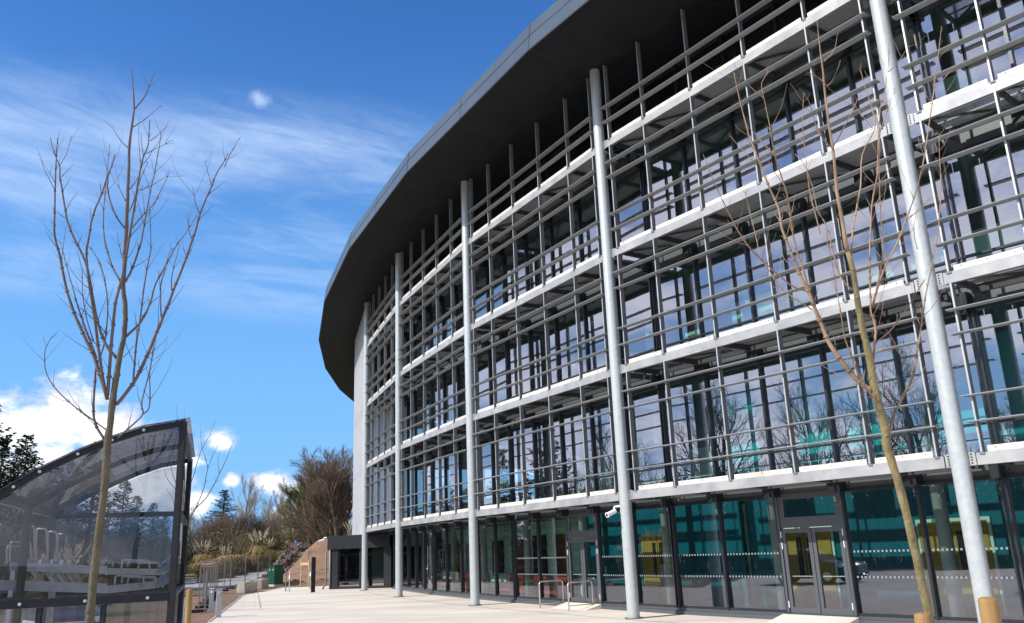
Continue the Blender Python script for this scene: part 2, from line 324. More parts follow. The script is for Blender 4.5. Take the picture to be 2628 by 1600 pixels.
for k, fr in bays.items():
    e0, e1 = .32, fr.L - .32
    fs = [f * fr.L / 9.72 for f in FS]
    for li, z in enumerate(BZ):
        m = MB(); fr.box(m, e0, e1, 0.012, .03, z, z + .235); fr.box(m, e0, e1, .032, .11, z + .222, z + .235); fr.box(m, e0, e1, .032, .11, z, z + .014)
        bo = m.build('beam', G['beam'], B)
        t = MB()
        for a, b in zip(fs[:-1], fs[1:]):
            fr.box(t, a + .10, b - .10, .035, .045, z + .237, z + .355)
            for q in (a + .25, (a + b) / 2, b - .25): fr.box(t, q - .012, q + .012, .028, .034, z + .30, z + .325, 1)
        t.build('toe_plate', [G['toe'], G['fin']], bo)
        g = MB(); s = e0
        while s < e1:
            fr.box(g, s, s + .007, .13, 1.30, z + .185, z + .225); s += .040
        if k: fr.box(g, e0, e1, .135, .86, z + .168, z + .183)
        for o in (.13, .50, .88, 1.27): fr.box(g, e0, e1, o, o + .015, z + .185, z + .23)
        g.build('walkway_grating', G['grate'], B)
        g = MB()
        for s in fs: fr.box(g, s - .03, s + .03, .115, 1.66, z + .03, z + .18)
        fr.box(g, e0, e1, 1.32, 1.40, z + .02, z + .20)
        for a, b in zip(fs[1:-1:2], fs[2::2]):
            g.beam(fr.p(a, .2, z + .1), fr.p(b, 1.3, z + .1), .05, .05)
        g.beam(fr.p(fs[1], 1.3, z + .1), fr.p(fs[0], .2, z + .1), .05, .05)
        for j in range(6):
            s = j * fr.L / 5; fr.box(g, max(s - .17, 0.02), min(s + .17, fr.L - .02), 1.42, 1.70, z - .20, z + .12, 1)
        g.build('walkway_bracket', [G['brk'], G['dark']], B)
    rails = []
    for z in BZ:
        for dz in (.83, 1.34, 2.60, 3.10):
            if z + dz < 16: rails.append(z + dz)
    for z in rails:
        m = MB(); m2 = []
        o0, o1, th = -.15, .06, .022
        pr = [(o0, z), (o0 + .012, z + th / 2), (o1, z + th / 2), (o1, z - th / 2), (o0 + .012, z - th / 2)]
        a = [fr.p(e0 - .02, o, zz) for o, zz in pr]; b = [fr.p(e1 + .02, o, zz) for o, zz in pr]; n = len(pr)
        m.add(a + b, [tuple(range(n))] + [tuple(range(2 * n - 1, n - 1, -1))] + [(i, i + n, (i + 1) % n + n, (i + 1) % n) for i in range(n)])
        m.build('louvre_rail', G['alu'], B)
    for s in fs:
        m = MB()
        for i, z in enumerate(BZ):
            top = BZ[i + 1] - .005 if i < 3 else ROOF - .02
            fr.box(m, s - .022, s + .022, -.01, .125, z + .24, top)
            fr.box(m, s - .05, s + .05, -.012, .012, z + .20, z + .236)
        for i, z in enumerate(BZ):
            fr.box(m, s - .017, s + .017, -.018, -.0105, z + .24, (BZ[i + 1] - .005 if i < 3 else ROOF - .02), 1)  # paler front strip puts the sunlit edge into the fin's colour
        m.build('fin', [G['fin'], G['alu']], B)
# windows: one per cell and storey, each a frame with its pane
rnd = random.Random(3)
def window(fr, s0, s1, z0, z1, gmat, tr=None, far=None, sg=None):
    fm = MB(); w_ = .035; o0, o1 = GO - .09, GO + .06
    fr.box(fm, s0, s0 + w_, o0, o1, z0, z1); fr.box(fm, s1 - w_, s1, o0, o1, z0, z1)
    fr.box(fm, s0 + w_, s1 - w_, o0 + .03, o1, z0, z0 + .06); fr.box(fm, s0 + w_, s1 - w_, o0 + .03, o1, z1 - .06, z1)
    if tr: fr.box(fm, s0 + w_, s1 - w_, o0 + .03, o1, tr, tr + .05)
    pm = MB(); t1, t2 = rnd.uniform(-.011, .011), rnd.uniform(-.006, .006)
    a, b, c, d = fr.p(s0 + w_, GO - t1, z0 + .06), fr.p(s1 - w_, GO + t1, z0 + .06), fr.p(s1 - w_, GO + t1 + t2, z1 - .06), fr.p(s0 + w_, GO - t1 + t2, z1 - .06)
    pm.add([a, b, c, d], [(0, 1, 2, 3)])
    return fm, pm
extra_f, extra_p = MB(), MB()
for k, fr in bays.items():
    n = 5; cw = fr.L / n
    for li in range(4):
        z0 = BZ[li] + .33; z1 = (BZ[li + 1] - .20) if li < 3 else ROOF - .25
        for j in range(n):
            fm, pm = window(fr, j * cw, (j + 1) * cw, z0, z1, None, z0 + .62)
            if k < 4:
                fo = fm.build('window', G['dark'], B); pm.build('pane', G['glass'], fo)
            else:
                extra_f.add(fm.v, fm.f); extra_p.add(pm.v, pm.f)
        m = MB(); fr.box(m, 0, fr.L, GO - .03, GO + .10, BZ[li] - .20, z0 - .002); m.build('spandrel', G['slabedge'], B)
tag(extra_f.build('window', G['dark'], B), kind='stuff'); tag(extra_p.build('window_glazing', G['glass'], B), kind='stuff')
def glazed_door(fr, s0, s1, z0, z1, parent, hside):
    m = MB(); w_ = .10; o0, o1 = GO - .07, GO - .01
    fr.box(m, s0, s0 + w_, o0, o1, z0, z1); fr.box(m, s1 - w_, s1, o0, o1, z0, z1); fr.box(m, s0 + w_, s1 - w_, o0, o1, z0, z0 + .14); fr.box(m, s0 + w_, s1 - w_, o0, o1, z1 - .11, z1)
    d = m.build('door', G['door'], parent)
    p_ = MB(); p_.add([fr.p(s0 + w_, GO - .04, z0 + .14), fr.p(s1 - w_, GO - .04, z0 + .14), fr.p(s1 - w_, GO - .04, z1 - .11), fr.p(s0 + w_, GO - .04, z1 - .11)], [(0, 1, 2, 3)]); p_.build('pane', G['gglass'], d)
    h = MB(); h.tube([fr.p(s0 + w_, GO + .03, 1.05), fr.p(s1 - w_, GO + .03, 1.05)], .014, 8); h.build('push_bar', G['white'], d)
    h = MB(); hs = s0 - .012 if hside < 0 else s1 + .012
    for zz in (.30, 1.72, 2.0): h.tube([fr.p(hs, o0 - .02, zz), fr.p(hs, o0 - .02, zz + .16)], .012, 8)
    h.build('hinge', G['white'], d)
for k, fr in bays.items():
    n = 5; cw = fr.L / n
    m = MB(); fr.box(m, 0.0, fr.L, GO - .16, GO + .1, .004, .10); fr.box(m, 0.0, fr.L, GO - .07, GO + .1, .102, .17); m.build('sill', G['door'], B)
    m = MB(); fr.box(m, 0, fr.L, GO - .05, GO + .1, 3.10, BZ[0] - .202); m.build('head_panel', G['dark'], B)
    for j in range(n):
        s0, s1 = j * cw, (j + 1) * cw
        if j == 2 and k in (1, 2, 0):
            m = MB(); fr.box(m, s0, s0 + .06, GO - .09, GO + .05, .172, 3.10); fr.box(m, s1 - .06, s1, GO - .09, GO + .05, .172, 3.10)
            fr.box(m, s0 + .06, s1 - .06, GO - .06, GO + .0, 2.24, 2.50); fr.box(m, s0 + .06, s1 - .06, GO - .06, GO + .0, 2.95, 3.10)
            fr.box(m, s0 + .06, s0 + .22, GO - .06, GO, 2.50, 2.95); fr.box(m, s1 - .22, s1 - .06, GO - .06, GO, 2.50, 2.95)
            fo = m.build('door_surround', G['door'], B)
            p_ = MB(); p_.add([fr.p(s0 + .22, GO - .03, 2.5), fr.p(s1 - .22, GO - .03, 2.5), fr.p(s1 - .22, GO - .03, 2.95), fr.p(s0 + .22, GO - .03, 2.95)], [(0, 1, 2, 3)]); p_.build('pane', G['gglass'], fo)
            mid = (s0 + s1) / 2; glazed_door(fr, s0 + .085, mid - .01, .175, 2.22, B, -1); glazed_door(fr, mid + .01, s1 - .085, .175, 2.22, B, 1)
            continue
        fm, pm = window(fr, s0, s1, .172, 3.098, None)
        fo = fm.build('window', G['dark'], B); pm.build('pane', G['gglass'], fo)
        if k <= 2:      # rows of small squares stuck on the glass
            d = MB()
            for zz in (1.02, 1.60):
                vs, fs, ms, q, n_ = [], [], [], s0 + .10, 0
                while q < s1 - .10:
                    for qq in (q, q + .045): vs += [fr.p(qq, GO - .012, zz), fr.p(qq, GO - .012, zz + .045)]
                    q += .105
                for a in range(len(vs) // 2 - 1): d_ = len(d.v); d.f.append((d_ + 2 * a, d_ + 2 * a + 2, d_ + 2 * a + 3, d_ + 2 * a + 1)); d.m.append(a % 2)
                d.v += vs
            d.build('manifestation_dots', [G['dots'], G['clear']], fo)
# interior
for li, z in enumerate(BZ):
    m = MB(); arc_slab(m, 3 if li == 0 else 0, 5, GO + .12, 13.0, z - .12, z + .24)
    if li == 0:
        bays[2].box(m, 0, 1.3, GO + .12, 13.0, z - .12, z + .24)
        bays[2].box(m, 1.301, bays[2].L, GO + .101, GO + .35, z - .12, z + .24)
        for kk in (0, 1): bays[kk].box(m, 0, bays[kk].L, GO + .101, GO + .35, z - .12, z + .24)
    m.build('floor_slab', G['ceil'], B)
m = MB(); arc_slab(m, 0, 5, GO + .12, 13.0, -.05, .03); m.build('ground_floor_slab', G['floor_in'], B)
m = MB(); arc_slab(m, 0, 5, 12.98, 13.2, 0, ROOF); m.build('rear_wall', G['wallin'], B)
m = MB(); f0 = bays[0]; f0.box(m, f0.L - .1, f0.L + .1, GO + .1, 12.9, .04, ROOF - .02); m.build('end_wall', G['wallin'], B)
for k, fr in bays.items():
    m = MB()
    for s in (.25 * fr.L, .75 * fr.L):
        q = fr.p(s, 3.4, 0.03); m.lathe(q, [(.16, 0), (.16, ROOF - .1)], 16)
    m.build('inner_column', G['intcol'], B, True)
    for li in range(4):
        z0, z1 = BZ[li] + .245, (BZ[li + 1] - .13 if li < 3 else ROOF - .02)
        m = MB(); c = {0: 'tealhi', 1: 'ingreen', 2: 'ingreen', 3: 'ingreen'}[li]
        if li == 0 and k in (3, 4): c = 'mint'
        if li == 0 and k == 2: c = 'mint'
        rr = random.Random(10 * k + li); s = 0.0
        while s < fr.L - .5:
            wd = min(rr.choice((1.2, 1.6, 2.4)), fr.L - s)
            q_ = rr.random()
            if q_ < .5: zz = z0 + rr.choice((.5, .8, 1.1)); fr.box(m, s + .01, s + wd - .01, 3.55 + rr.random() * .1, 3.70, zz, zz + rr.choice((.25, .45, .9)))
            elif q_ < .7: fr.box(m, s + .01, s + wd - .01, 4.2, 4.3, z0, z0 + rr.choice((2.1, 2.7)))
            s += wd
        if li == 0 and k < 2:
            m = MB(); s = .1
            while s < fr.L - .9: fr.box(m, s, s + 1.75, 4.52, 4.59, z0 + .1, z1 - .1); s += 1.92  # brighter teal laid over the wall where no sun reaches
            for s in (1.6, 4.1, 5.6, 8.0): fr.box(m, s, s + 1.15, 2.75, 2.82, z0 + .45, z0 + rr.choice((1.3, 1.9, 2.5)))  # short teal panels added near the glass to catch sun
        m.build('partition', G['teal_lit'] if li == 0 and k < 2 else G[c], B)
        m = MB(); s = rr.uniform(.5, 1.5)       # desks, screens and light rails that show as dark shapes
        while s < fr.L - 1.6:
            wd = rr.uniform(1.2, 1.8); fr.box(m, s, s + wd, 2.6, 3.3, z0 + .70, z0 + .74); fr.box(m, s + .05, s + .10, 2.65, 3.2, z0, z0 + .70); fr.box(m, s + wd - .1, s + wd - .05, 2.65, 3.2, z0, z0 + .70); s += wd + rr.uniform(.8, 2.)
        if not (li == 0 and k < 3): m.build('desk', G['slabedge'], B)
        m = MB()
        for s in (1.2, 4.0, 6.9): fr.box(m, s, s + 1.5, 3.1, 3.35, z1 - .30, z1 - .24)
        m.build('ceiling_fitting', G['white'], B)
    # ground floor rear partition
    m = MB(); fr.box(m, 0, fr.L, 4.6, 4.75, .04, 3.08 if k > 1 else 6.75); m.build('inner_wall', G['teal' if k < 2 else 'ingreen'], B)
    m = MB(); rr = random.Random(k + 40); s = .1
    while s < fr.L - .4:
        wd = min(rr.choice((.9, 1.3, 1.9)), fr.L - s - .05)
        for z in (.12, .72, 1.22, 1.78, 2.30, 2.76): fr.box(m, s + .02, s + wd - .02, 4.55, 4.598, z, z + (.36 if z < 2.2 else .22))  # mint bands stand in for sun stripes across the rear wall
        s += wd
    if k > 1: m.build('sun_stripe_band', G['mint'], B)
    if k == 2:
        m = MB(); fr.box(m, 1.2, fr.L, 4.40, 4.50, .04, 6.75); fr.box(m, 1.2, 1.3, 2.2, 4.39, 3.56, 6.75); m.build('inner_wall', G['teal'], B)
    m = MB()
    DO = 4.25 if k == 2 else 4.45
    if k < 3:
        for s0 in ((1.6, 6.0) if k == 1 else (4.7,) if k == 2 else (1.5, 5.0)):
            fr.box(m, s0, s0 + 1.9, DO + .08, DO + .145, .05, 2.32, 0); 
            fr.box(m, s0 + .08, s0 + .93, DO + .03, DO + .078, .05, 2.24, 1); fr.box(m, s0 + .97, s0 + 1.82, DO + .03, DO + .078, .05, 2.24, 1)
            fr.box(m, s0 + .70, s0 + .84, DO, DO + .028, .9, 2.0, 2)
            fr.box(m, s0 + 1.06, s0 + 1.20, DO, DO + .028, .9, 2.0, 2)
        m.build('inner_door', [G['trim'], G['yellow'], G['dark']], B)
    if k > 2:
        rr = random.Random(k)
        for s0 in (.8, 3.1, 5.4, 7.6):
            fr.box(m, s0, s0 + 1.3, 4.50, 4.548, .9, 2.3 + rr.random() * .3, rr.choice((0, 1)))
        m.build('wall_panel', [G['dark'], G['wood']], B)
        m = MB()
        for s0 in ((0.2, 2.4) if k == 2 else (3.2, 5.6, 7.8)):
            fr.box(m, s0, s0 + 1.6, 3.6, 4.3, .18, .48); fr.box(m, s0, s0 + 1.6, 4.3, 4.45, .18, .90); fr.box(m, s0 + .1, s0 + .2, 3.7, 4.2, .04, .18); fr.box(m, s0 + 1.4, s0 + 1.5, 3.7, 4.2, .04, .18)
        m.build('bench_seat', G['red'], B)
# far clad part of the curve
m = MB(); hb = MB()
for k in range(5, 10):
    fr = Fr(P[k + 1] if k < 10 else ring(11), P[k]); fr.box(m, 0, fr.L, .10, .25, BZ[0], ROOF - .02)
    s = .2 if k > 5 else .2
    while s < fr.L - .25:
        fr.box(m, s, s + .05, -.06, .10, BZ[0] + .0, ROOF - .02)
        for z in BZ[1:]: fr.box(hb, s + .10, s + .34, .06, .098, z + .08, z + .18)
        s += .46
    fr.box(m, 0, fr.L, -.01, .10, BZ[0] - .05, BZ[0] + .18)
m.build('cladding', G['clad'], B); hb.build('cladding_vent', G['dark'], B)
m = MB(); arc_slab(m, 5, 10, .25, 13, BZ[0] - .02, BZ[0] + .2); arc_slab(m, 5, 10, 2.2, 13, .004, BZ[0] - .03); m.build('undercroft', G['lobby'], B)
# roof: fascia, soffit, deck; faceted, a corner over every column
def rp(k, off, z):
    c = np.array(P[k] if k in P else ring(k)); n = CC - c; n = n / np.linalg.norm(n); q = c - n * off; return (q[0], q[1], z)
P[11] = ring(11); P[-1] = ring(-1)
so_, fa_, dk = MB(), MB(), MB(); sm = MB()
OV = 2.62
for k in range(-1, 11):
    a, b = rp(k, OV, ROOF), rp(k + 1, OV, ROOF)
    so_.hexa([rp(k, OV - .02, ROOF), rp(k + 1, OV - .02, ROOF), rp(k + 1, -2.2, ROOF), rp(k, -2.2, ROOF), rp(k, OV - .02, ROOF + .05), rp(k + 1, OV - .02, ROOF + .05), rp(k + 1, -2.2, ROOF + .05), rp(k, -2.2, ROOF + .05)])
    fa_.hexa([rp(k, OV, ROOF - .03), rp(k + 1, OV, ROOF - .03), rp(k + 1, OV - .04, ROOF - .03), rp(k, OV - .04, ROOF - .03), rp(k, OV - .10, ROOF + .95), rp(k + 1, OV - .10, ROOF + .95), rp(k + 1, OV - .20, ROOF + .95), rp(k, OV - .20, ROOF + .95)])
    dk.hexa([rp(k, OV - .24, ROOF + .80), rp(k + 1, OV - .24, ROOF + .80), rp(k + 1, -13.2, ROOF + 1.0), rp(k, -13.2, ROOF + 1.0), rp(k, OV - .24, ROOF + .88), rp(k + 1, OV - .24, ROOF + .88), rp(k + 1, -13.2, ROOF + 1.1), rp(k, -13.2, ROOF + 1.1)])
    # seams: one across the soffit at each corner, board lines along it, joints up the fascia
    A = Vector(rp(k, OV - .05, ROOF - .003)); Bq = Vector(rp(k, -1.7, ROOF - .003)); sm.beam(A, Bq, .035, .006)
    sm.beam(Vector(rp(k, OV + .003, ROOF)), Vector(rp(k, OV - .095, ROOF + .95)), .03, .004)
    for j in range(1, 9):
        o = OV - j * .48; sm.beam(Vector(rp(k, o, ROOF - .002)), Vector(rp(k + 1, o, ROOF - .002)), .010, .004)
    pa, pb = Vector(rp(k, OV, ROOF)), Vector(rp(k + 1, OV, ROOF)); qa, qb = Vector(rp(k, OV - .1, ROOF + .95)), Vector(rp(k + 1, OV - .1, ROOF + .95))
    nrm = (Vector(rp(k, OV + 1, ROOF)) - Vector(rp(k, OV, ROOF))) * .004
    for t in (.5,): sm.beam(pa.lerp(pb, t) + nrm, qa.lerp(qb, t) + nrm, .012, .003)
    sm.beam(pa.lerp(qa, .55) + nrm, pb.lerp(qb, .55) + nrm, .012, .006)
    sm.beam(Vector(rp(k, OV + .002, ROOF - .03)), Vector(rp(k + 1, OV + .002, ROOF - .03)), .05, .05)
roof = fa_.build('roof', G['fascia'], B)
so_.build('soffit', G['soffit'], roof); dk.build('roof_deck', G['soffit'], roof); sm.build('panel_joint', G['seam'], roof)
# ------------------------------------------------------------------ ground
def hgt(x, y):
    d = max(0.0, y - 61.0); k = min(1, max(0, (-x - 2) / 8)) if y > 0 else 0
    h = .026 * d * k
    if x < -24: h += .0
    return min(h, 9.0)
def hit(u, v, lift=0.):
    r = ray(u, v); t = 5.0
    while t < 900:
        q = CAMP + r * t
        if q[2] <= hgt(q[0], q[1]) + lift: return Vector((q[0], q[1], hgt(q[0], q[1]) + lift))
        t += .05
    return Vector((q[0], q[1], lift))
def ss(x): x = min(1, max(0, x)); return x * x * (3 - 2 * x)
m = MB(); xs = sorted(set([-1500, -900, -500, -300, -200, -150] + list(range(-120, 41, 4)) + [60, 100, 200, 400, 900, 1500])); ys = sorted(set([-1500, -900, -400, -200, -100] + list(range(-60, 221, 4)) + [260, 320, 420, 600, 900, 1500]))
vs = [(x, y, hgt(x, y) - .012) for y in ys for x in xs]; nx = len(xs)
m.add(vs, [(j * nx + i, j * nx + i + 1, (j + 1) * nx + i + 1, (j + 1) * nx + i) for j in range(len(ys) - 1) for i in range(nx - 1)])
tag(m.build('ground', G['grass'], None, True), kind='structure')
def sheet(name, poly, z, m_, sub=None):
    mm = MB(); mm.add([(x, y, (z if not sub else hgt(x, y) + z)) for x, y in poly], [tuple(range(len(poly)))]); return tag(mm.build(name, m_), kind='structure')
ar = [tuple(P[k]) for k in range(0, 8)]
inn = [(CC[0] + (RR - 14) * math.cos(R_(-142.28 - 5.065 * (k - 1))), CC[1] + (RR - 14) * math.sin(R_(-142.28 - 5.065 * (k - 1)))) for k in range(7, -2, -1)]
sheet('pavement', [(-22, -40), (40, -40), (40, 5)] + inn[::-1] + [(-7, 64), (-18.2, 63.2), (-16.4, 61.5), (-15.96, 50.8), (-10.53, 29.9), (-9.9, 27.0), (-22, 27)], 0.0, G['pave'])
sheet('soil', [(-10.53, 29.9), (-15.96, 50.8), (-16.4, 61.5), (-9, 66), (-9, 75), (-24, 75), (-21.5, 62), (-20.5, 52), (-16.3, 38), (-14.6, 30), (-14, 27), (-9.9, 27)], -.006, G['soil'])
m = MB()
for (a, b) in (((-10.53, 29.9), (-15.96, 50.8)), ((-15.96, 50.8), (-16.4, 61.5))): m.beam((*a, .0), (*b, .0), .08, .04)
tag(m.build('edging_kerb', G['kerb']), kind='structure')
# slot drain and paving joints
m = MB()
for k, fr in bays.items():
    for (o, w_) in ((-.35, .03),): m.add([fr.p(0, o, .004), fr.p(fr.L, o, .004), fr.p(fr.L, o + w_, .004), fr.p(0, o + w_, .004)], [(0, 1, 2, 3)])
    for j in range(0, 3): 
        s = j * fr.L / 2; m.add([fr.p(s, -.35, .0042), fr.p(s + .012, -.35, .0042), fr.p(s + .012, 1.55, .0042), fr.p(s, 1.55, .0042)], [(0, 1, 2, 3)])
tag(m.build('slot_drain', G['slot']), kind='structure')
# road climbing to the right behind the fence
lo = [(440, 1520), (573, 1509), (640, 1494), (690, 1474), (733, 1450)]; up = [(440, 1500), (530, 1487), (610, 1468), (680, 1452), (740, 1438)]
LO = [hit(*q) for q in lo]; UP = [hit(*q) for q in up]
def dens(pl, n):
    o = []
    for i in range(n + 1):
        t = i / n * (len(pl) - 1); j = min(int(t), len(pl) - 2); o.append(pl[j].lerp(pl[j + 1], t - j))
    return o
LO2, UP2 = dens(LO, 30), dens(UP, 30); m = MB(); vs = []
for a, b in zip(LO2, UP2):
    for t in (0, .5, 1): q = a.lerp(b, t); vs.append((q.x, q.y, hgt(q.x, q.y) + .03))
m.add(vs, [(i * 3 + j, i * 3 + j + 1, i * 3 + j + 4, i * 3 + j + 3) for i in range(30) for j in range(2)])
tag(m.build('road', G['asph']), kind='structure')
m = MB(); m.tube([(q.x, q.y, hgt(q.x, q.y) + .05) for q in UP2], .10, 6); tag(m.build('road_kerb', G['kerb']), kind='structure')
# soil bank beside the entrance block
m = MB(); rr = random.Random(5); GX, GY = 26, 18; vs = []
BL, BRr = (-18.8, 63.2), (-8.0, 60.5); TL, TR = (-18.4, 72.2), (-7.5, 71.0)
for j in range(GY + 1):
    for i in range(GX + 1):
        a, b = i / GX, j / GY; x = (BL[0] * (1 - a) + BRr[0] * a) * (1 - b) + (TL[0] * (1 - a) + TR[0] * a) * b; y = (BL[1] * (1 - a) + BRr[1] * a) * (1 - b) + (TL[1] * (1 - a) + TR[1] * a) * b
        z = -.05 + 3.35 * min(1, b * 1.15) * (.45 + .55 * ss(a * 5)) + rr.uniform(-.06, .06)
        vs.append((x, y, z))
m.add(vs, [(j * (GX + 1) + i, j * (GX + 1) + i + 1, (j + 1) * (GX + 1) + i + 1, (j + 1) * (GX + 1) + i) for j in range(GY) for i in range(GX)])
tag(m.build('soil_bank', G['soil'], None, True), kind='structure')
m = MB(); vs = []
xs2 = list(range(-130, 41, 5)); ys2 = list(range(100, 261, 8))
for y in ys2:
    for x in xs2: vs.append((x, y, hgt(x, y) - .1 + 3.2 * ss((y - 108) / 60) + (2.5 * ss((x + 34) / 22)) * ss((y - 100) / 25) + .4 * math.sin(x * .13 + y * .07)))
m.add(vs, [(j * len(xs2) + i, j * len(xs2) + i + 1, (j + 1) * len(xs2) + i + 1, (j + 1) * len(xs2) + i) for j in range(len(ys2) - 1) for i in range(len(xs2) - 1)])
tag(m.build('hillside', G['grass'], None, True), kind='structure')
#PART2
# ------------------------------------------------------------------ bare young trees in the foreground, drawn as 3D branch lines
def Azz(x, y): return (x / 2.5, 100 + y / 2.5)          # reading frames used while measuring the branches
def Bzz(x, y): return (x / 2.5, 600 + y / 2.5)
def young_tree(name, label, trunk, branches, dep, mt, mtw, seed, tw=1.0, group=None, base=None):
    rr = random.Random(seed); known = []      # (u, v, depth)
    root_p = at(*trunk[0][0], dep); base = base or (root_p.x, root_p.y, 0)
    T = thing(name, base, label, 'tree', group)
    def curve(pts, d0, k, jit):
        o = []; n = len(pts)
        P_ = []
        for i in range(n - 1):                # Catmull-Rom through the points
            p0, p1, p2, p3 = pts[max(i - 1, 0)], pts[i], pts[i + 1], pts[min(i + 2, n - 1)]
            for t in (0, .33, .66):
                P_.append(tuple(.5 * ((2 * p1[c]) + (-p0[c] + p2[c]) * t + (2 * p0[c] - 5 * p1[c] + 4 * p2[c] - p3[c]) * t * t + (-p0[c] + 3 * p1[c] - 3 * p2[c] + p3[c]) * t ** 3) for c in (0, 1)))
        P_.append(pts[-1]); ln = 0; px = FOC / dep
        for i, q in enumerate(P_):
            if i: ln += math.hypot(q[0] - P_[i - 1][0], q[1] - P_[i - 1][1]) / px
            d = d0 + k * ln; o.append((q[0] + rr.uniform(-jit, jit), q[1] + rr.uniform(-jit, jit), d))
        return o
    tp = [q for q, _ in trunk]; tc_ = curve(tp, dep, 0.0, .5); rad = [r for _, r in trunk]
    n = len(tc_); W3 = [at(u, v, d) for u, v, d in tc_]
    rs = [np.interp(i / (n - 1) * (len(rad) - 1), range(len(rad)), rad) * (1 + .05 * math.sin(i * 2.1)) for i in range(n)]
    if W3[0].z > .05: W3 = [Vector((base[0], base[1], -.02)), Vector((base[0] * .5 + W3[0].x * .5, base[1] * .5 + W3[0].y * .5, W3[0].z * .5))] + W3; rs = [rs[0] * 1.35, rs[0] * 1.1] + rs
    split = min(len(W3) - 1, int(len(W3) * .62)); m = MB(); m.tube(W3[:split + 1], rs[:split + 1], 14)
    for i in range(3, split):                 # bud scars and knots
        if rr.random() < .35:
            a = rr.uniform(0, 6.28); q = W3[i] + Vector((math.cos(a), math.sin(a), 0)) * rs[i] * .8; m.lathe(q - Vector((0, 0, .012)), [(.3 * rs[i], 0), (.45 * rs[i], .008), (.4 * rs[i], .018), (.15 * rs[i], .03)], 7)
    m.build('trunk', mt, T, True)
    m = MB(); m.tube(W3[split:], rs[split:], 10)
    known += [(u, v, d) for u, v, d in tc_]; m2 = MB()
    def twig(q, dr, L_, r):
        pts = [q]; d = Vector(dr).normalized()
        for i in range(4):
            d = (d + Vector((rr.uniform(-.18, .18), rr.uniform(-.18, .18), .16))).normalized(); pts.append(pts[-1] + d * L_ / 4)
        m2.tube(pts, [r, r * .85, r * .7, r * .55, r * .35], 5)
    for bi, (r0, r1, pts) in enumerate(branches):
        s = pts[0]; near = min(known, key=lambda k_: (k_[0] - s[0]) ** 2 + (k_[1] - s[1]) ** 2)
        cv = curve(pts, near[2], rr.choice((-1, 1)) * rr.uniform(.12, .38), .6); known += cv
        ws = [at(*q) for q in cv]; n = len(ws); rd = [r0 * (1 - i / (n - 1)) + r1 * (i / (n - 1)) for i in range(n)]
        m.tube(ws, rd, 7)
        acc = 0; nxt = rr.uniform(.06, .2)
        for i in range(1, n):
            seg = ws[i] - ws[i - 1]; acc += seg.length
            if acc > nxt:
                acc = 0; nxt = rr.uniform(.10, .26) / tw; d = seg.normalized(); sd_ = d.cross(Vector((rr.uniform(-1, 1), rr.uniform(-1, 1), .2))).normalized()
                m.tube([ws[i] - d * .006, ws[i] + d * .006], rd[i] * 1.45, 6)      # node
                for sg in (-1, 1):
                    if rr.random() < .66:
                        Lt = rr.choice((.03, .04, .05, .08, .13, .2, .28)) * (1.2 if i < n * .8 else .8); twig(ws[i], d * .8 + sd_ * sg * .75, Lt, max(.0016, min(rd[i] * .5, .0032)))
    m.add(m2.v, m2.f); m.build('crown', mtw, T, True)
    return T
lt = [((230, 1600), .029), ((241, 1480), .028), ((255, 1360), .027), ((268, 1250), .026), ((277, 1131), .027), ((283, 1090), .022), ((287, 1045), .024), ((296, 984), .021), ((306, 920), .019), ((318, 864), .017), ((322, 800), .016), ((316, 732), .015), ((320, 680), .014), ((324, 600), .013), ((326, 540), .012), ((330, 448), .010), ((332, 380), .009), ((338, 324), .008), ((344, 280), .006), ((341, 216), .004), ((336, 172), .002)]
def BZl(l): return [Bzz(*q) for q in l]
def AZl(l): return [Azz(*q) for q in l]
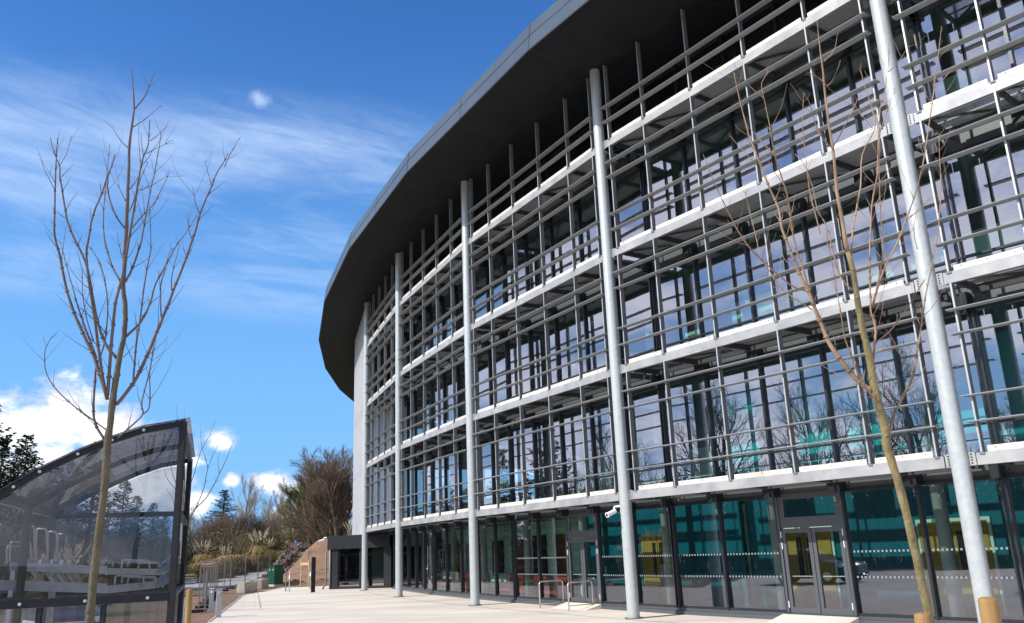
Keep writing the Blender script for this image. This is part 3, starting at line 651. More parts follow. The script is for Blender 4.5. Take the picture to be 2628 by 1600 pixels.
lb = [(.013, .003, BZl([(745, 1100), (850, 970), (920, 840), (985, 680), (1050, 530), (1110, 370), (1170, 220), (1245, 10)]) + AZl([(1285, 1120), (1325, 1020), (1360, 940), (1390, 860), (1430, 800), (1465, 735)])),
 (.004, .0015, AZl([(1440, 820), (1465, 765), (1505, 690), (1545, 625)])),
 (.013, .003, BZl([(690, 1065), (640, 900), (590, 760), (500, 570), (430, 370), (385, 150), (350, 10)]) + AZl([(350, 1160), (352, 1020), (356, 880), (362, 750), (370, 635)])),
 (.011, .003, BZl([(750, 800), (690, 730), (640, 620), (600, 440), (555, 200), (470, 20)]) + AZl([(430, 1160), (400, 980), (384, 880), (382, 812), (350, 740), (320, 632)])),
 (.003, .0015, AZl([(382, 812), (425, 740), (460, 622)])),
 (.011, .003, BZl([(682, 1050), (655, 900), (630, 720), (600, 500), (570, 300), (555, 130), (570, 20)]) + AZl([(598, 1130), (650, 1000), (690, 880), (715, 820), (737, 745)])),
 (.012, .003, BZl([(690, 1040), (705, 850), (720, 650), (740, 450), (780, 300), (805, 170), (830, 20)]) + AZl([(860, 1100), (885, 930), (905, 820), (920, 760), (950, 680), (962, 520)])),
 (.007, .002, BZl([(855, 960), (870, 760), (900, 540), (930, 300), (965, 120)]) + AZl([(970, 1340), (965, 1200), (958, 1050)])),
 (.009, .002, BZl([(810, 660), (900, 570), (960, 450), (1000, 320), (1070, 190), (1140, 60)]) + AZl([(1190, 1250), (1265, 1130)])),
 (.006, .002, BZl([(690, 1265), (600, 1200), (480, 1110), (370, 1010), (300, 900), (285, 780), (300, 720), (330, 670), (370, 630)])),
 (.002, .001, BZl([(300, 724), (285, 695), (276, 655)])),
 (.010, .0025, BZl([(672, 1325), (620, 1240), (600, 1140), (608, 950), (620, 840), (650, 770), (680, 640), (690, 450), (665, 270), (630, 170), (570, 75)])),
 (.007, .002, BZl([(755, 1310), (860, 1220), (918, 1158), (908, 1100), (925, 1010), (960, 880), (990, 700), (1035, 580)])),
 (.006, .002, BZl([(918, 1158), (958, 1110), (960, 960), (962, 880), (1000, 690)])),
 (.008, .002, BZl([(805, 310), (850, 220), (890, 100), (915, 10)]) + AZl([(950, 1050), (990, 860), (1020, 700), (1035, 585)])),
 (.007, .002, BZl([(775, 310), (720, 210), (680, 80), (665, 0)]) + AZl([(664, 1100), (680, 930), (705, 680)])),
 (.006, .002, AZl([(805, 1220), (745, 1140), (702, 1020), (690, 910), (712, 830), (735, 745)])),
 (.006, .0015, AZl([(820, 1115), (850, 1060), (900, 900), (945, 800)])),
 (.006, .0015, AZl([(838, 1225), (900, 1150), (985, 1060), (1040, 960), (1085, 862)])),
 (.004, .0012, AZl([(852, 568), (925, 520), (1025, 435)])), (.004, .0012, AZl([(830, 708), (772, 650), (722, 570)])),
 (.005, .0015, AZl([(866, 448), (930, 370), (965, 280), (1005, 190)])), (.003, .0012, AZl([(938, 738), (1030, 690), (1108, 650)])),
 (.003, .0012, AZl([(920, 760), (910, 680), (905, 605)])), (.0035, .0012, AZl([(962, 655), (1010, 620), (1065, 568)])),
 (.008, .002, BZl([(620, 800), (560, 640), (505, 480), (450, 290), (390, 60)])), (.005, .0015, BZl([(600, 690), (560, 560), (530, 400), (525, 230), (490, 100)])),
 (.004, .0012, AZl([(830, 970), (880, 900), (905, 830)])), (.004, .0012, AZl([(900, 972), (985, 935), (1065, 885)])),
 (.004, .0012, AZl([(813, 1050), (785, 1000), (757, 938)])), (.004, .0012, AZl([(795, 1445), (765, 1330), (750, 1225)])),
 (.004, .0012, AZl([(1357, 940), (1335, 860), (1318, 792)])), (.004, .0012, AZl([(1280, 1125), (1250, 1040), (1238, 945)])), (.004, .0012, AZl([(1232, 1290), (1210, 1210), (1203, 1125)])),
 (.003, .0012, AZl([(352, 920), (335, 890), (318, 860)])), (.003, .0012, AZl([(422, 1150), (390, 1130), (362, 1105)])), (.003, .0012, AZl([(395, 885), (435, 845), (472, 808)])),
 (.005, .0015, BZl([(1105, 370), (1100, 300), (1125, 180), (1150, 80)])), (.005, .0015, BZl([(1035, 540), (1030, 350), (1050, 260), (1075, 160), (1110, 90)])),
 (.004, .0012, BZl([(740, 980), (700, 880), (655, 790)])), (.004, .0012, BZl([(690, 650), (620, 570), (550, 505), (485, 465)])), (.003, .001, BZl([(790, 795), (835, 750), (868, 712)]))]
young_tree('young_tree', 'bare young tree with upright vase-shaped branches standing in front of the smoked cycle shelter', lt, lb, 6.0, G['barkl'], G['twig'], 11, 1.35)
rt = [((2382, 1570), .030), ((2363, 1480), .0295), ((2346, 1405), .029), ((2322, 1300), .029), ((2292, 1195), .028), ((2277, 1150), .031), ((2272, 1101), .030), ((2253, 1032), .030), ((2243, 992), .029), ((2232, 920), .026), ((2216, 853), .023), ((2205, 797), .021), ((2189, 693), .019), ((2171, 627), .016), ((2163, 573), .014), ((2148, 493), .011), ((2140, 400), .010), ((2127, 320), .008), ((2116, 227), .007), ((2111, 173), .006), ((2103, 115), .004), ((2097, 53), .002)]
rb = [(.019, .003, [(2237, 1003), (2205, 981), (2165, 935), (2128, 880), (2109, 835), (2093, 797), (2074, 747), (2058, 717), (2037, 667), (2007, 587), (1997, 533), (1970, 472), (1943, 400), (1921, 344), (1897, 248), (1884, 187)]),
 (.008, .002, [(2077, 752), (2058, 683), (2042, 635), (2031, 571), (2023, 515), (2010, 467), (1989, 400), (1977, 333), (1969, 293), (1961, 253), (1955, 213), (1975, 181)]),
 (.006, .002, [(2066, 747), (2023, 728), (1957, 669), (1917, 629), (1879, 565), (1847, 499), (1831, 464), (1805, 400)]),
 (.005, .002, [(2085, 796), (2029, 760), (1997, 731), (1970, 688), (1951, 653), (1938, 600), (1922, 533), (1911, 485)]),
 (.010, .002, [(2280, 1120), (2293, 1072), (2315, 1021), (2341, 973), (2352, 920), (2357, 880), (2368, 813), (2377, 750), (2389, 693), (2408, 587), (2415, 480), (2412, 413), (2410, 347)]),
 (.009, .002, [(2240, 939), (2247, 853), (2240, 813), (2235, 797), (2232, 667), (2237, 533), (2251, 453), (2253, 400), (2259, 280), (2272, 227), (2280, 160), (2281, 101)]),
 (.008, .002, [(2240, 780), (2267, 696), (2301, 627), (2325, 565), (2355, 480), (2372, 400), (2392, 267), (2403, 173), (2411, 120), (2416, 67)]),
 (.007, .002, [(2240, 787), (2264, 667), (2264, 600), (2259, 533), (2256, 400), (2258, 330)]),
 (.006, .002, [(2248, 880), (2288, 845), (2325, 795), (2376, 715)]),
 (.008, .002, [(2262, 1045), (2232, 1010), (2208, 971), (2187, 920), (2168, 867), (2157, 800), (2133, 667), (2120, 590)]),
 (.007, .002, [(2184, 667), (2189, 587), (2208, 480), (2213, 397), (2245, 330), (2238, 280), (2222, 230), (2208, 180)]),
 (.006, .002, [(2187, 744), (2155, 707), (2136, 640), (2122, 581), (2098, 539), (2085, 480), (2066, 427), (2040, 395)]),
 (.004, .0015, [(2105, 600), (2080, 500), (2072, 440), (2060, 330), (2063, 240)]), (.005, .0015, [(1989, 400), (1955, 365), (1930, 335), (1912, 328)]), (.004, .0012, [(1961, 253), (1925, 222), (1885, 168)]),
 (.004, .0012, [(2122, 222), (2140, 200), (2157, 155)]), (.004, .0012, [(2120, 218), (2100, 200), (2070, 185)]), (.004, .0012, [(2113, 160), (2140, 130), (2150, 85)]),
 (.005, .0015, [(2135, 380), (2100, 340), (2080, 270), (2062, 238)]), (.004, .0015, [(2140, 375), (2165, 330), (2195, 270), (2200, 256)]), (.004, .0012, [(2281, 185), (2305, 160), (2330, 122)]),
 (.004, .0012, [(2240, 330), (2215, 300), (2190, 265)]), (.004, .0015, [(2255, 350), (2262, 330), (2310, 190)]), (.004, .0012, [(2395, 230), (2420, 205), (2445, 175)]), (.005, .0012, [(2232, 905), (2262, 900), (2285, 870)]),
 (.004, .0012, [(2345, 973), (2320, 930), (2290, 870), (2262, 830)]), (.004, .0012, [(2325, 565), (2300, 600), (2390, 520)][:1] + [(2350, 545), (2392, 505)]), (.004, .0012, [(2355, 640), (2345, 590), (2357, 525)]), (.004, .0012, [(2266, 1042), (2275, 1030), (2283, 1024)])]
young_tree('young_tree', 'bare young tree with reddish twigs and curved mossy trunk, at the right before the facade', rt, rb, 6.0, G['bark'], G['twigr'], 12, 1.9)
def Czz(x, y): return (x / 2.343, 960 + y / 2.343)
ct = [(Czz(1080, 1500), .032), (Czz(1090, 1200), .030), (Czz(1100, 900), .028), (Czz(1102, 760), .022), (Czz(1108, 640), .016), (Czz(1108, 540), .010), (Czz(1100, 420), .005), (Czz(1110, 215), .002)]
cb = [(.013, .003, [Czz(*q) for q in [(1128, 905), (1175, 812), (1240, 745), (1320, 600), (1370, 490), (1406, 400)]]), (.009, .002, [Czz(*q) for q in [(1175, 812), (1225, 690), (1250, 570), (1290, 470), (1330, 400)]]),
 (.009, .002, [Czz(*q) for q in [(1110, 720), (1150, 650), (1185, 540), (1215, 450), (1260, 370), (1295, 275)]]), (.006, .002, [Czz(*q) for q in [(1250, 570), (1235, 500), (1215, 440), (1205, 330)]]),
 (.008, .002, [Czz(*q) for q in [(1100, 720), (1050, 640), (1030, 560), (1010, 470)]]), (.008, .002, [Czz(*q) for q in [(1100, 800), (1060, 700), (1010, 640), (985, 570)]]), (.006, .002, [Czz(*q) for q in [(1104, 560), (1080, 420), (1060, 190)]]),
 (.005, .0015, [Czz(*q) for q in [(1320, 600), (1310, 540), (1318, 470)]]), (.007, .002, [Czz(*q) for q in [(1096, 910), (1060, 850), (1040, 760), (1000, 690)]])]
young_tree('young_tree', 'small bare sapling tied to timber stakes behind the shelter posts', ct, cb, 14.0, G['barkp'], G['twig'], 13, .4)
# stakes
def stake(u, v, dep, r, label, group, lean=0.):
    top = at(u, v, dep); m = MB(); m.lathe((0, 0, 0), [(r, -.02), (r * 1.02, top.z * .5), (r * .98, top.z - .03), (r * .9, top.z - .008), (r * .6, top.z)], 16)
    o = m.build('timber_stake', G['stake'], None, True); o.location = (top.x, top.y, 0); o.rotation_euler = (lean, 0, 0)
    for p_ in o.data.polygons: p_.use_smooth = abs(p_.normal.z) < .6
    return tag(o, label, 'stake', group)
stake(2366, 1573, 5.7, .055, 'round timber stake touching the foot of the right-hand bare tree', 'stakes of the right-hand tree')
stake(2533, 1533, 5.3, .058, 'round timber stake with a dark weathered side, rightmost, in front of the big galvanised column', 'stakes of the right-hand tree')
stake(452, 1522, 14.2, .05, 'yellow timber stake seen between the two black shelter posts', 'stakes of the sapling')
stake(487, 1512, 14.0, .05, 'yellow timber stake just right of the outer black shelter post', 'stakes of the sapling')
# ------------------------------------------------------------------ cycle shelter
Nn, Ff = Vector((-3.146, 7.957, 0)), Vector((-4.227, 10.988, 0)); axv = (Ff - Nn); SL = axv.length; axv.normalize(); gv = Vector((-axv.y, axv.x, 0))
SH = thing('cycle_shelter', (Nn.x, Nn.y, 0), 'black steel cycle shelter with curved smoked clear roof and clear end panels', 'shelter')
prof = [(0.0, 3.25), (.34, 3.185), (.60, 3.09), (.87, 2.965), (1.16, 2.81), (1.35, 2.68), (1.52, 2.57)]
def sq(w_, l, z): v = Nn + gv * w_ + axv * l; return Vector((v.x, v.y, z))
hoops = [0.0, SL * .5, SL]
for l in hoops:
    m = MB(); pts = [sq(w_, l, z) for w_, z in prof]
    for a, b in zip(pts[:-1], pts[1:]): m.beam(a, b + (b - a).normalized() * .01, .05, .055)
    m.build('roof_hoop', G['black'], SH)
for l in (0.0, SL):
    m = MB(); m.beam(sq(0, l, 0), sq(0, l, 3.27), .052, .052); p_ = m.build('post', G['black'], SH)
    m = MB(); m.beam(sq(1.50, l, 0), sq(1.50, l, 2.59), .06, .06); m.build('post', G['black'], SH)
m = MB(); m.beam(sq(1.50, SL * .5, 0), sq(1.50, SL * .5, 2.58), .06, .06); m.build('post', G['black'], SH)
for l, zs in ((0.0, (1.70, .35)), (SL, (1.70, 2.58, .35))):
    for z in zs:
        m = MB(); m.beam(sq(.03, l, z), sq(1.50, l, z), .045, .06 if z != 1.70 else .07); m.build('cross_rail', G['black'], SH)
for w_, zs in ((0.0, (1.70, 2.45, 3.24)), (1.50, (1.70, 2.585))):
    for z in zs:
        m = MB(); m.beam(sq(w_, .03, z), sq(w_, SL - .03, z), .045, .05); m.build('side_rail', G['black'], SH)
for w_ in (.55, 1.05):
    m = MB(); m.beam(sq(w_, 0, .38), sq(w_, 0, 1.66), .04, .03); m.build('mullion', G['black'], SH)
m = MB(); pp = [(w_, z + .036) for w_, z in [(-.06, 3.262)] + prof]
for i in range(len(pp) - 1):
    a, b = pp[i], pp[i + 1]
    m.add([sq(a[0], -.06, a[1]), sq(b[0], -.06, b[1]), sq(b[0], SL + .06, b[1]), sq(a[0], SL + .06, a[1]), sq(a[0], -.06, a[1] + .006), sq(b[0], -.06, b[1] + .006), sq(b[0], SL + .06, b[1] + .006), sq(a[0], SL + .06, a[1] + .006)], [(0, 1, 2, 3), (7, 6, 5, 4), (0, 4, 5, 1), (3, 2, 6, 7)])
m.build('roof_sheet', G['poly'], SH, False)
for l in (0.02, SL - .02):
    m = MB(); po = [(0.03, .40)] + [(0.03, 3.19)] + [(w_, z - .05) for w_, z in prof[1:]] + [(1.48, .40)]
    n = len(po); m.add([sq(a, l, z) for a, z in po], [tuple(range(n))]); m.build('end_panel', G['panel'], SH)
m = MB(); m.add([sq(1.5, .03, .4), sq(1.5, SL - .03, .4), sq(1.5, SL - .03, 2.55), sq(1.5, .03, 2.55)], [(0, 1, 2, 3)]); m.build('side_panel', G['panel'], SH)
m = MB()
for l in (.0,):
    for w_, z in prof[1:-1]: m.tube([sq(w_, -.026, z), sq(w_, -.036, z)], .014, 8)
    for w_ in (.2, .7, 1.2): m.tube([sq(w_, -.026, 1.70), sq(w_, -.036, 1.70)], .014, 8)
m.build('bolt', G['galv'], SH)
# dark tree-in-pot emblem stuck on the end panel
m = MB(); c0 = (1.02, 2.60 - .05)
def dec(pts): m.add([sq(a, .012, z) for a, z in pts], [tuple(range(len(pts)))])
cx_, cz_ = .865, 2.47
dec([(cx_ + .075 * math.cos(t) * (1 + .10 * math.sin(5 * t)), cz_ + .055 * math.sin(t) * (1 + .1 * math.cos(7 * t))) for t in [i * math.pi / 12 for i in range(24)]])
dec([(cx_ - .008, cz_ - .12), (cx_ + .008, cz_ - .12), (cx_ + .006, cz_ - .05), (cx_ - .006, cz_ - .05)])
dec([(cx_ - .045, cz_ - .32), (cx_ + .045, cz_ - .32), (cx_ + .075, cz_ - .15), (cx_, cz_ - .135), (cx_ - .075, cz_ - .15)])
m.build('emblem', glass('faded_emblem', (.45, .46, .47), .02), SH)
# two-tier cycle rack inside and behind the shelter
KR = thing('cycle_rack', tuple(sq(.8, 1.2, 0)), 'galvanised two-tier cycle rack with tubular hoops inside the black shelter', 'cycle rack')
def rp3(x, y, dep): return at(*Czz(x, y), dep)
for (x0, y0, x1, y1, dd0, dd1, h) in ((62, 1157, 640, 1180, 8.7, 9.2, .085), (-60, 1268, 640, 1290, 8.6, 9.1, .10), (640, 1188, 985, 1192, 9.4, 10.0, .07), (640, 1298, 930, 1268, 9.3, 9.9, .08)):
    m = MB(); m.beam(rp3(x0, y0, dd0), rp3(x1, y1, dd1), .04, h); m.build('rack_beam', G['rack'], KR)
def uhoop(x0, x1, yt, yb, dep, dd=0.0, r=.011):
    a, b, c, d = rp3(x0, yb, dep), rp3(x0 + 3, yt + 14, dep), rp3(x1 - 3, yt + 16, dep + dd), rp3(x1, yb, dep + dd); t0, t1 = rp3(x0 + 13, yt, dep), rp3(x1 - 13, yt + 2, dep + dd)
    mm = MB(); mm.tube([a, b, (b + t0) / 2 + Vector((0, 0, .008)), t0, t1, (c + t1) / 2 + Vector((0, 0, .008)), c, d], r, 8); return mm.build('hoop', G['rack'], KR, True)
for (x0, x1, yt, dp) in ((140, 210, 912, 8.9), (217, 285, 930, 9.1), (286, 346, 948, 9.3), (344, 402, 962, 9.5)): uhoop(x0, x1, yt, 1140, dp)
for (x0, x1, yt, yb, dp) in ((730, 900, 1118, 1185, 9.4), (765, 955, 1130, 1160, 9.6), (832, 970, 1136, 1170, 9.8), (690, 865, 1212, 1280, 9.4), (732, 940, 1218, 1255, 9.6), (768, 935, 1222, 1262, 9.8), (600, 680, 1120, 1160, 9.5), (60, 190, 1010, 1130, 9.6), (40, 130, 1035, 1140, 10.)): uhoop(x0, x1, yt, yb, dp, .3)
for (x0, y0, x1, y1) in ((928, 1186, 1030, 1098), (952, 1190, 1050, 1108), (972, 1192, 1078, 1104), (990, 1196, 1090, 1118), (897, 1287, 1020, 1180), (925, 1284, 1040, 1185), (950, 1280, 1058, 1192), (975, 1277, 1070, 1198)):
    m = MB(); m.beam(rp3(x0, y0, 9.9), rp3(x1, y1, 10.8), .022, .022); m.build('guide_channel', G['rack'], KR)
for x, dp in ((90, 8.8), (560, 9.2), (330, 9.0), (1085, 10.6)):
    q = rp3(x, 1150, dp); m = MB(); m.beam((q.x, q.y, 0), (q.x, q.y, q.z + .02), .05, .05); m.build('rack_leg', G['rack'], KR)
for x, dp in ((160, 9.0), (240, 9.2), (310, 9.4), (370, 9.6), (410, 9.7)):
    q = rp3(x, 1130, dp); m = MB(); m.beam(q, q + Vector((-.12, .6, -.25)), .03, .05); m.build('wheel_channel', G['rack'], KR)
# ------------------------------------------------------------------ parked car behind the shelter
def car(loc, rz):
    T = thing('parked_car', (0, 0, 0), 'dark blue car with a chrome grille bar parked behind the cycle shelter', 'car')
    # side profile stations: x along the car (front = +), half widths and heights
    st = [(2.10, .55, .30, .62, .50), (2.02, .78, .22, .78, .62), (1.7, .86, .20, .88, .74), (1.1, .89, .20, .98, .80), (.75, .90, .20, 1.02, .80), (0, .90, .20, 1.03, .82), (-1.0, .90, .20, 1.04, .82), (-1.6, .88, .22, 1.05, .80), (-2.0, .80, .28, 1.0, .72), (-2.12, .62, .38, .85, .55)]
    m = MB(); n = 12; b = []
    for x, hw, zb, zt, tw_ in st:
        ring_ = []
        for k in range(n):
            a = 2 * math.pi * k / n; cx_, sx_ = math.cos(a), math.sin(a)
            yy = hw * math.copysign(abs(cx_) ** .45, cx_); zz = (zb + zt) / 2 + (zt - zb) / 2 * math.copysign(abs(sx_) ** .5, sx_)
            if sx_ > .3: yy *= tw_ / hw * .4 + .6
            ring_.append((x, yy, zz))
        b.append(ring_)
    m.v = [q for r in b for q in r]
    for i in range(len(b) - 1):
        for k in range(n): m.f.append((i * n + k, i * n + (k + 1) % n, (i + 1) * n + (k + 1) % n, (i + 1) * n + k)); m.m.append(0)
    m.f.append(tuple(range(n))); m.m.append(0); m.f.append(tuple((len(b) - 1) * n + k for k in range(n - 1, -1, -1))); m.m.append(0)
    cab = [(.95, .74, 1.00), (.25, .62, 1.42), (-.9, .62, 1.46), (-1.75, .70, 1.04)]
    pts = [(x, s_ * hw, z) for x, hw, z in cab for s_ in (-1, 1)] + [(x, s_ * .78, .98) for x in (.95, -1.75) for s_ in (-1, 1)]
    m.add([(.25, -.60, 1.42), (.25, .60, 1.42), (-.9, .60, 1.46), (-.9, -.60, 1.46), (.25, -.58, 1.47), (.25, .58, 1.47), (-.9, .58, 1.50), (-.9, -.58, 1.50)], [(3, 2, 1, 0), (4, 5, 6, 7), (0, 1, 5, 4), (1, 2, 6, 5), (2, 3, 7, 6), (3, 0, 4, 7)])
    G['carp'] = mat('dark_blue_car_paint', (.012, .02, .07), .25, .4); G['tyre'] = mat('tyre_rubber', (.015, .015, .015), .85); G['chrome'] = mat('chrome_trim', (.75, .75, .76), .15, 1.0)
    m.build('body', G['carp'], T, True)
    w4 = MB(); w4.add([(.95, -.76, 1.0), (.95, .76, 1.0), (.25, .60, 1.43), (.25, -.60, 1.43), (-.9, .60, 1.46), (-.9, -.60, 1.46), (-1.75, .74, 1.02), (-1.75, -.74, 1.02)], [(0, 1, 2, 3), (4, 5, 7, 6), (1, 6, 4, 2), (0, 3, 5, 7)])
    w4.build('windows', mat('car_glass', (.02, .025, .03), .08), T)
    for x in (1.32, -1.32):
        for s_ in (-1, 1):
            wm = MB(); wm.tube([(x, s_ * .70, .32), (x, s_ * .72, .32), (x, s_ * .90, .32), (x, s_ * .92, .32)], [.28, .32, .32, .29], 24); wo = wm.build('wheel', G['tyre'], T)
            rm = MB(); rm.tube([(x, s_ * .921, .32), (x, s_ * .935, .32)], [.21, .19], 16); rm.build('rim', G['chrome'], wo)
    for s_ in (-1, 1):
        hm = MB(); hm.hexa([(1.90, s_ * .45, .66), (2.06, s_ * .48, .66), (1.93, s_ * .80, .70), (1.80, s_ * .84, .70), (1.90, s_ * .45, .76), (2.03, s_ * .48, .76), (1.88, s_ * .80, .83), (1.78, s_ * .84, .83)]); hm.build('headlight', G['white'], T)
        mm = MB(); mm.hexa([(.72, s_ * .90, .98), (.90, s_ * .90, .98), (.88, s_ * 1.08, 1.0), (.74, s_ * 1.08, 1.0), (.72, s_ * .90, 1.10), (.88, s_ * .90, 1.10), (.86, s_ * 1.06, 1.12), (.74, s_ * 1.06, 1.12)]); mm.build('wing_mirror', G['carp'], T)
    gm = MB()
    for i in range(5): gm.box((2.10, 0, .42 + i * .06), (.05, .9 - i * .02, .02), 0, 0)
    gm.box((2.085, 0, .52), (.03, .95, .32), 0, 1); gm.build('grille', [G['chrome'], G['black']], T)
    cm = MB(); cm.box((2.09, 0, .72), (.06, 1.05, .035)); cm.build('chrome_bar', G['chrome'], T)
    T.location = loc; T.rotation_euler = (0, 0, rz)
q = at(128, 1560, 20.0); car((q.x - .5, q.y + 1.6, 0), math.radians(-62))
# ------------------------------------------------------------------ street furniture
def post_box(name, u, vb, vt, w_, d_, matn, label, cat, group=None, cap=None, pos=None):
    b = hit(u, vb); dep = float((np.array(b) - CAMP) @ CF); zt = min(np.linspace(.1, 4, 400), key=lambda h: abs(proj_v(b.x, b.y, b.z + h) - vt))
    T = thing(name, (b.x, b.y, b.z), label, cat, group)
    m = MB(); m.box((b.x, b.y, b.z + zt / 2 - .01), (w_, d_, zt + .02), .4); m.build('shaft', matn, T, bevel=.012)
    if cap: m = MB(); m.box((b.x, b.y, b.z + zt + .012), (w_ + .01, d_ + .01, .02), .4); m.box((b.x + .0, b.y - d_ / 2 - .006, b.z + zt - .12), (w_ * .6, .01, .08), .0, 0); m.build('lamp_head', cap, T, bevel=.004)
    m = MB(); m.box((b.x, b.y, b.z + .006), (w_ + .08, d_ + .08, .012), .4); m.build('base_plate', G['rack'], T)
    return T
def proj_v(x, y, z):
    d = np.array([x, y, z]) - CAMP; return PH / 2 - FOC * (d @ CU) / (d @ CF)
post_box('light_bollard', 560, 1585, 1512, .19, .16, G['grey'], 'square grey light bollard nearest, on the corner of the pavement', 'bollard', 'grey light bollards', G['grey'])
post_box('light_bollard', 541, 1569, 1512, .17, .14, G['rack'], 'pale light bollard with a white cap, left of the nearest grey one', 'bollard', 'grey light bollards', G['white'])
post_box('light_bollard', 526, 1531, 1497, .17, .14, G['grey'], 'small distant grey bollard behind the fence, furthest of the bollards', 'bollard', 'grey light bollards', G['grey'])
post_box('light_bollard', 476, 1606, 1537, .19, .16, G['grey'], 'grey bollard between the timber stake and the shelter post', 'bollard', 'grey light bollards', G['grey'])
post_box('marker_post', 803, 1521, 1430, .22, .20, G['black'], 'tall black square post standing alone on the pale pavement', 'post')
def cblock(u0, u1, vb, vt, label):
    a, b = hit(u0, vb), hit(u1, vb - 3); m = MB(); z1 = .62
    d = (b - a); n = Vector((-d.y, d.x, 0)).normalized() * .65
    m.hexa([a, b, b + n, a + n, a + Vector((0, 0, z1)) + n * .05, b + Vector((0, 0, z1)) + n * .05, b + n * .95 + Vector((0, 0, z1)), a + n * .95 + Vector((0, 0, z1))])
    o = m.build('concrete_block', G['conc'], None, bevel=.03); tag(o, label, 'block', 'concrete fence blocks')
cblock(628, 661, 1523, 1502, 'long low concrete block at the end of the pavement edge'); cblock(672, 690, 1512, 1493, 'short concrete block beside the green cabinet')
# green cabinet
a = hit(690, 1506); T = thing('utility_cabinet', tuple(a), 'dark green steel utility cabinet with double doors on a pale plinth', 'cabinet')
rz = R_(-48); co, si = math.cos(rz), math.sin(rz)
def lc(x, y, z): return (a.x + x * co - y * si, a.y + x * si + y * co, a.z + z)
def lbox(m, x0, x1, y0, y1, z0, z1, mi=0): m.hexa([lc(x0, y0, z0), lc(x1, y0, z0), lc(x1, y1, z0), lc(x0, y1, z0), lc(x0, y0, z1), lc(x1, y0, z1), lc(x1, y1, z1), lc(x0, y1, z1)], mi)
a = a + Vector((.45, .0, 0))
m = MB(); lbox(m, -.55, .55, -.35, .35, .0, .14); m.build('plinth', G['kerb'], T)
m = MB(); lbox(m, -.52, .52, -.32, .32, .14, 1.40); lbox(m, -.56, .56, -.36, .36, 1.402, 1.46); m.build('casing', G['green'], T)
for x0, x1 in ((-.49, -.01), (.01, .49)):
    m = MB(); lbox(m, x0, x1, -.345, -.322, .18, 1.36); d = m.build('door', G['green'], T); m = MB(); lbox(m, (x0 + x1) / 2 - .04, (x0 + x1) / 2 + .06, -.352, -.347, 1.08, 1.20); m.build('label_plate', G['plume'], d)
# handrail, stakes and sapling beside the bank
def pipe_rail(name, pts, feet, r, matn, label, cat, group=None):
    T = thing(name, tuple(feet[0]), label, cat, group); m = MB(); m.tube(pts, r, 10); m.build('top_rail', matn, T, True)
    for f_, t_ in zip(feet, ([pts[0], pts[-1]] if len(feet) == 2 else [pts[0], pts[len(pts) // 2], pts[-1]])):
        m = MB(); m.tube([f_, t_], r, 10); m.build('post', matn, T, True)
        m = MB(); m.lathe((f_.x, f_.y, f_.z), [(r * 2.4, 0), (r * 2.4, .012)], 12); m.build('foot_plate', matn, T)
    return T
f0_, f1_, f2_ = hit(742, 1518), hit(796, 1511), hit(847, 1504); hh = 1.12
pipe_rail('handrail', [f0_ + Vector((0, 0, hh - .05)), f0_ + Vector((.05, .03, hh)), f1_ + Vector((0, 0, hh)), f2_ + Vector((-.05, 0, hh)), f2_ + Vector((0, 0, hh - .04))], [f0_, f1_, f2_], .035, G['stain'], 'long pale tubular handrail in front of the bare soil bank', 'handrail')
b = hit(733, 1519); m = MB(); m.tube([b, b + Vector((0, 0, 1.0))], .035, 10); m.tube([b + Vector((0, 0, 1.0)), b + Vector((0, 0, 1.16))], .06, 10); o = m.build('short_post', G['fin'], None); tag(o, 'thin post with a dark head left of the pale handrail', 'post')
b1, b2 = hit(771, 1503), hit(791, 1503)
T = thing('tree_stake_frame', tuple(b1), 'pair of new timber stakes joined by a crossbar at the foot of the soil bank', 'stakes')
for b in (b1, b2): m = MB(); m.box((b.x, b.y, .85), (.07, .07, 1.7)); m.build('stake', G['newwood'], T)
m = MB(); m.beam(b1 + Vector((0, 0, 1.45)), b2 + Vector((0, 0, 1.45)), .03, .16); m.build('crossbar', G['newwood'], T)
bs = (b1 + b2) / 2 + Vector((.2, .2, 0)); T = thing('sapling', tuple(bs), 'thin leafless sapling between new timber stakes on the soil bank', 'tree')
m = MB(); m.tube([bs, bs + Vector((.02, 0, 1.6)), bs + Vector((0, .03, 2.6)), bs + Vector((.04, 0, 3.6))], [.025, .02, .015, .008], 6); m.build('trunk', G['btwig'], T)
m = MB(); rr = random.Random(2)
for i in range(14):
    z = 1.9 + i * .12; a_ = rr.uniform(0, 6.28); q0 = bs + Vector((.01, .01, z)); m.tube([q0, q0 + Vector((math.cos(a_) * .15, math.sin(a_) * .15, .25)), q0 + Vector((math.cos(a_) * .22, math.sin(a_) * .22, .6))], [.008, .006, .004], 4)
m.build('branches', G['btwig'], T)
# guard hoops by the doors
f2b = bays[2]; cw = f2b.L / 5
for s, lab in ((2 * cw - .10, 'stainless guard hoop on the left of the set-in double doors'), (3 * cw - .25, 'stainless guard hoop on the right of the set-in double doors')):
    T = thing('guard_hoop', f2b.p(s, .75, 0), lab, 'guard rail', 'stainless hoops beside the doors'); m = MB(); H_ = .86
    a, b = Vector(f2b.p(s, .55, .01)), Vector(f2b.p(s, 1.5, .01))
    d = (b - a).normalized(); m.tube([a, a + Vector((0, 0, H_ - .08)), a + Vector((0, 0, H_ - .02)) + d * .03, a + Vector((0, 0, H_)) + d * .09, b + Vector((0, 0, H_)) - d * .09, b + Vector((0, 0, H_ - .02)) - d * .03, b + Vector((0, 0, H_ - .08)), b], .022, 12); m.build('hoop', G['stain'], T, True)
    m = MB(); m.tube([a + Vector((0, 0, .14)), b + Vector((0, 0, .14))], .016, 10); m.build('lower_rail', G['stain'], T, True)
